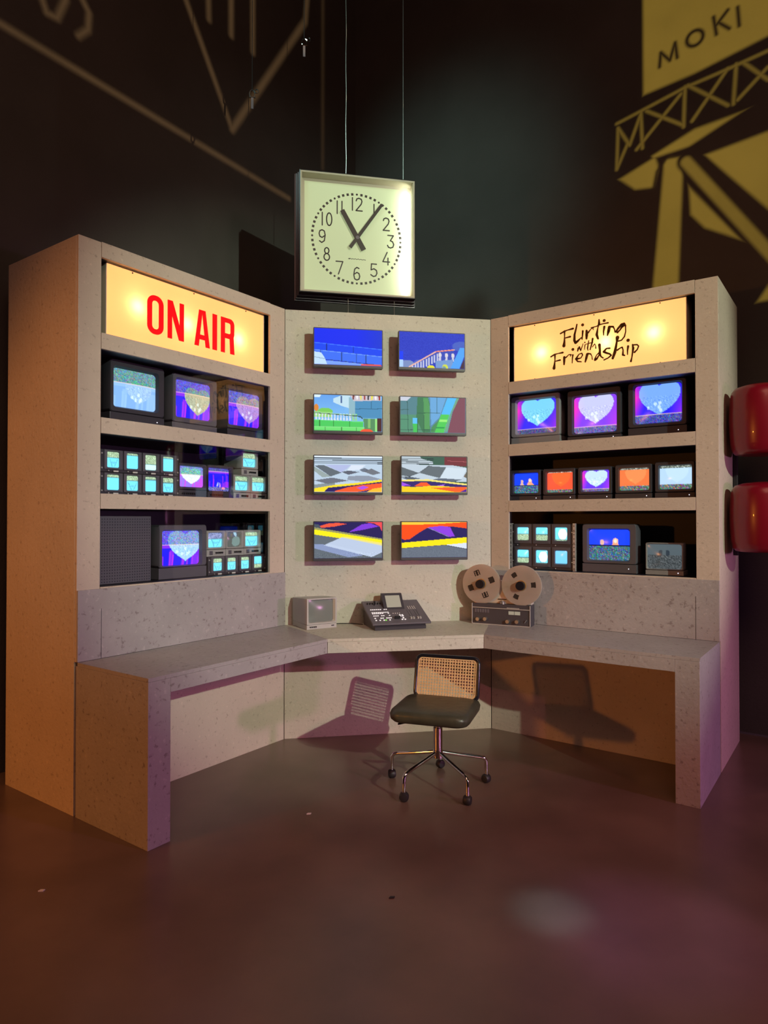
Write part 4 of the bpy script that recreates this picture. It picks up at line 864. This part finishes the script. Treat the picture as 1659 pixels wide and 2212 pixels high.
# reel to reel
ra = R_(-36.4); rr_ = thing('reel_tape_recorder', 'reel-to-reel tape recorder with two large pale reels on the right of the desk', 'tape recorder', (1.288, -.145, HT+.001), ra)
b = NB(); box(b, 0, .412, .012, .12, 0, .142, .003); link_mesh('cabinet', b, 'black_plastic', rr_)
b = NB()
for (x0, x1, z0, z1) in ((0, .412, 0, .004), (0, .412, .112, .116), (0, .004, 0, .142), (.408, .412, 0, .142)): box(b, x0, x1, .006, .0125, z0, z1)
link_mesh('trim', b, 'light_metal', rr_)
for (x, z) in ((.045, .034), (.098, .038), (.257, .030), (.322, .032)):
    b = NB(); cyl(b, (x, .012, z), (x, -.010, z), .0145, 20, .0125); link_mesh('knob', b, 'steel', rr_)
b = NB(); cyl(b, (.372, .010, .026), (.392, -.004, .05), .003, 8); link_mesh('lever', b, 'chrome', rr_)
for x in (.262, .304): b = NB(); box(b, x, x+.038, .009, .0125, .076, .099); link_mesh('level_meter', b, 'lcd', rr_)
for q in range(6): b = NB(); box(b, .020+q*.018, .034+q*.018, .009, .0125, .080, .104, .001); link_mesh('push_button', b, 'dark_plastic', rr_)
b = NB(); box(b, .250, .336, .0085, .0122, .1185, .1225); link_mesh('nameplate', b, 'light_metal', rr_)
b = NB(); box(b, .004, .408, .055, .115, .1422, .30, .004); link_mesh('deck_plate', b, 'reel', rr_)
b = NB(); box(b, .01, .10, .035, .054, .1425, .156); link_mesh('tape_guide', b, 'gold_trim', rr_)
b = NB(); box(b, .175, .235, .050, .0545, .17, .176); link_mesh('slot', b, 'knob', rr_)
def reel(cx, cz, kind, a0):
    Rr = .136; yb = .030; n = 72
    b = NB()
    def hole_at(a, r):       # window openings in the flange
        if kind == 'four':
            for k in range(4):
                d = (a-a0-k*PI/2+PI) % (2*PI)-PI; t_ = r*math.sin(d); ra_ = r*math.cos(d)
                if .062 < ra_ < .100 and abs(t_) < .021:
                    if k % 2 == 0: return True
                    if abs(abs(t_)-.0105) < .0028 and ra_ < .092: return False
                    return True if (abs(t_) > .0 ) else False
            return False
        for k in range(3):
            d = (a-a0-k*2*PI/3+PI) % (2*PI)-PI; t_ = r*math.sin(d); ra_ = r*math.cos(d)
            if .068 < ra_ < .100 and abs(t_) < .016+.1*(ra_-.068): return True
        return False
    nr, na = 40, 220; r0 = .036
    rs = [r0+(Rr-r0)*i/nr for i in range(nr+1)]
    V = [[b.verts.new((cx+r*math.cos(2*PI*j/na), yb, cz+r*math.sin(2*PI*j/na))) for j in range(na)] for r in rs]
    for i in range(nr):
        for j in range(na):
            if hole_at(2*PI*(j+.5)/na, (rs[i]+rs[i+1])/2): continue
            b.faces.new((V[i][j], V[i][(j+1) % na], V[i+1][(j+1) % na], V[i+1][j]))
    r_ = bmesh.ops.solidify(b, geom=b.faces[:], thickness=-.0018)
    rl = link_mesh('reel', b, 'reel', rr_)
    b = NB(); cyl(b, (cx, yb+.022, cz), (cx, yb+.024, cz), Rr, 64); cyl(b, (cx, yb+.002, cz), (cx, yb+.022, cz), .055, 40); link_mesh('back_flange', b, 'reel', rl)
    b = NB(); cyl(b, (cx, yb+.004, cz), (cx, yb+.018, cz), .100, 48); link_mesh('tape', b, 'rubber', rl)
    b = NB(); cyl(b, (cx, yb+.004, cz), (cx, yb-.012, cz), .037, 32, .034); link_mesh('hub', b, 'gold_trim' if kind != 'x' else 'reel', rl)
    b = NB(); cyl(b, (cx, yb-.010, cz), (cx, yb-.034, cz), .033, 32, .030); link_mesh('hub_lock', b, 'frame_black', rl)
reel(.060, .275, 'four', R_(22)); reel(.344, .275, 'three', R_(5))
b = NB(); cyl(b, (.206, .05, .150), (.206, .05, .165), .012, 16); cyl(b, (.206, .05, .1425), (.206, .05, .158), .02, 16); link_mesh('tape_roller', b, 'steel', rr_)

# ------------------------------------------------------------------ swivel chair
ch = thing('swivel_chair', 'swivel chair with woven cane back, dark leather seat and chrome base on castors', 'chair', (.842, -.968, 0), R_(-28))
# local: x right along the back, -y towards the viewer (seat front)
b = NB(); lv = [(.398, .035), (.402, .012), (.415, 0), (.440, -.004), (.458, .004), (.468, .022), (.474, .06), (.476, .11)]
loops_skin(b, [[(x, y+.0, z+.006*(1-(y/.2)**2)*(.3 if z > .45 else 0)) for x, y in rrect(.44-2*i_, .42-2*i_, max(.012, .07-i_*.3), 6)] for z, i_ in lv])
link_mesh('seat', b, 'leather', ch, (-.005, -.02, 0), smooth=40)
b = NB(); bw, bh = .395, .262; bk = (.012, .168, .574); tl = R_(-15)
tube(b, [(x, 0, z) for x, z in rrect(bw-.022, bh-.022, .034, 6)], .0115, 10, True); bf = link_mesh('back_frame', b, 'frame_black', ch, bk, (tl, 0, 0), smooth=60)
b = NB(); W2, H2 = bw-.040, bh-.040
nx_, nz_ = 22, 13
for i in range(nx_+1): x = -W2/2+W2*i/nx_; wd = .0031 if i % 2 else .0038; box(b, x-wd, x+wd, -.0022, -.0004, -H2/2, H2/2)
for j in range(nz_+1): z = -H2/2+H2*j/nz_; wd = .0031 if j % 2 else .0038; box(b, -W2/2, W2/2, -.0006, .0012, z-wd, z+wd)
cnp = link_mesh('cane_panel', b, 'cane', bf)
b = NB(); o_ = rrect(bw-.030, bh-.030, .028, 6); i_ = rrect(bw-.056, bh-.056, .020, 6); n = len(o_)
A = [b.verts.new((x, -.0045, z)) for x, z in o_]; B = [b.verts.new((x, -.0045, z)) for x, z in i_]; A2 = [b.verts.new((x, .003, z)) for x, z in o_]; B2 = [b.verts.new((x, .003, z)) for x, z in i_]
for k in range(n):
    q_ = (k+1) % n; b.faces.new((A[k], A[q_], B[q_], B[k])); b.faces.new((A2[k], B2[k], B2[q_], A2[q_])); b.faces.new((B[k], B[q_], B2[q_], B2[k])); b.faces.new((A[k], A2[k], A2[q_], A[q_]))
link_mesh('cane_border', b, 'cane', bf)
for sgn in (-1, 1):
    b = NB(); x = sgn*.178
    tube(b, [(x, -.10, .398), (x, .12, .398), (x, .160, .402), (x, .170, .425), (x, .172, .47), (x, .186, .52)], .008, 10); link_mesh('back_support', b, 'chrome', ch, smooth=60)
b = NB(); box(b, -.11, .11, -.11, .11, .380, .399, .004); link_mesh('seat_plate', b, 'knob', ch)
b = NB(); tube(b, [(-.02, -.05, .382), (-.15, -.12, .378), (-.19, -.145, .372)], .005, 8); link_mesh('lever', b, 'knob', ch)
b = NB(); cyl(b, (0, 0, .22), (0, 0, .385), .016, 24); cyl(b, (0, 0, .18), (0, 0, .33), .026, 24); link_mesh('column', b, 'chrome', ch, smooth=40)
b = NB(); cyl(b, (0, 0, .165), (0, 0, .205), .033, 24, .028); link_mesh('hub', b, 'chrome', ch, smooth=40)
for k in range(5):
    a = R_(1+72*k+28); u = Vector((math.cos(a), math.sin(a), 0)); b = NB()
    P_ = [u*.02+Vector((0, 0, .192)), u*.12+Vector((0, 0, .172)), u*.245+Vector((0, 0, .150)), u*.272+Vector((0, 0, .143)), u*.285+Vector((0, 0, .125)), u*.287+Vector((0, 0, .05))]
    tube(b, P_, .0105, 10); lg = link_mesh('leg', b, 'chrome', ch, smooth=60)
    t2 = Vector((-u.y, u.x, 0)); c = u*.285+Vector((0, 0, .0262)); cb_ = NB()
    ax = (t2*.6+u*.8).normalized(); rot = ax.to_track_quat('Z', 'Y').to_matrix().to_4x4()
    lathe(cb_, [(.006, -.022), (.020, -.020), (.0255, -.012), (.026, 0), (.0255, .012), (.020, .020), (.006, .022)], 20, Matrix.Translation(c) @ rot); 
    link_mesh('castor', cb_, 'rubber', lg, smooth=40)

# ------------------------------------------------------------------ red drums at the right edge
dc = Vector((2.867, -1.017, 0)); rdz = 1.30
rd = thing('red_drum_fixture', 'pair of glossy red rounded drums on a dark rail on the right cabinet end', 'wall fixture', (dc.x, dc.y, rdz), PI/4)
for (z0, z1) in ((1.897, 2.316), (1.306, 1.722)):
    h = z1-z0; Rr = .186; b = NB()
    prof = [(.03, 0), (Rr*.66, 0), (Rr*.82, .006), (Rr*.91, .026), (Rr*.955, .065), (Rr*.99, h*.35), (Rr, h*.5), (Rr*.99, h*.65), (Rr*.965, h-.07), (Rr*.92, h-.032), (Rr*.83, h-.010), (Rr*.6, h+.004), (.03, h+.012)]
    lathe(b, prof, 64); dr = link_mesh('drum', b, 'red_gloss', rd, (0, 0, z0-rdz), smooth=50)
b = NB(); box(b, .236, .262, .172, .1995, -.03, .95, .004); link_mesh('shadow_bar', b, 'rubber', rd)  # added dark bar standing in for the drums' shadow, also their mount
for z in (.21, .80): b = NB(); box(b, .09, .24, .150, .185, z-.02, z+.02, .004); link_mesh('bracket_arm', b, 'rubber', rd)

# small litter on the floor
for (x, y, m, lab) in ((.105, -1.21, 'white_mark', 'tiny white paper scrap on the floor inside the left desk'), (.39, -2.03, 'rubber', 'tiny dark crumb on the floor in front of the chair'), (-1.0, -1.75, 'white_mark', 'tiny pale crumb on the floor in front of the left desk end')):
    b = NB(); prism(b, [(x-.012, y-.004), (x+.008, y-.006), (x+.013, y+.004), (x-.004, y+.007)], .0, .004); tag(link_mesh('floor_scrap', b, m), lab, 'litter')
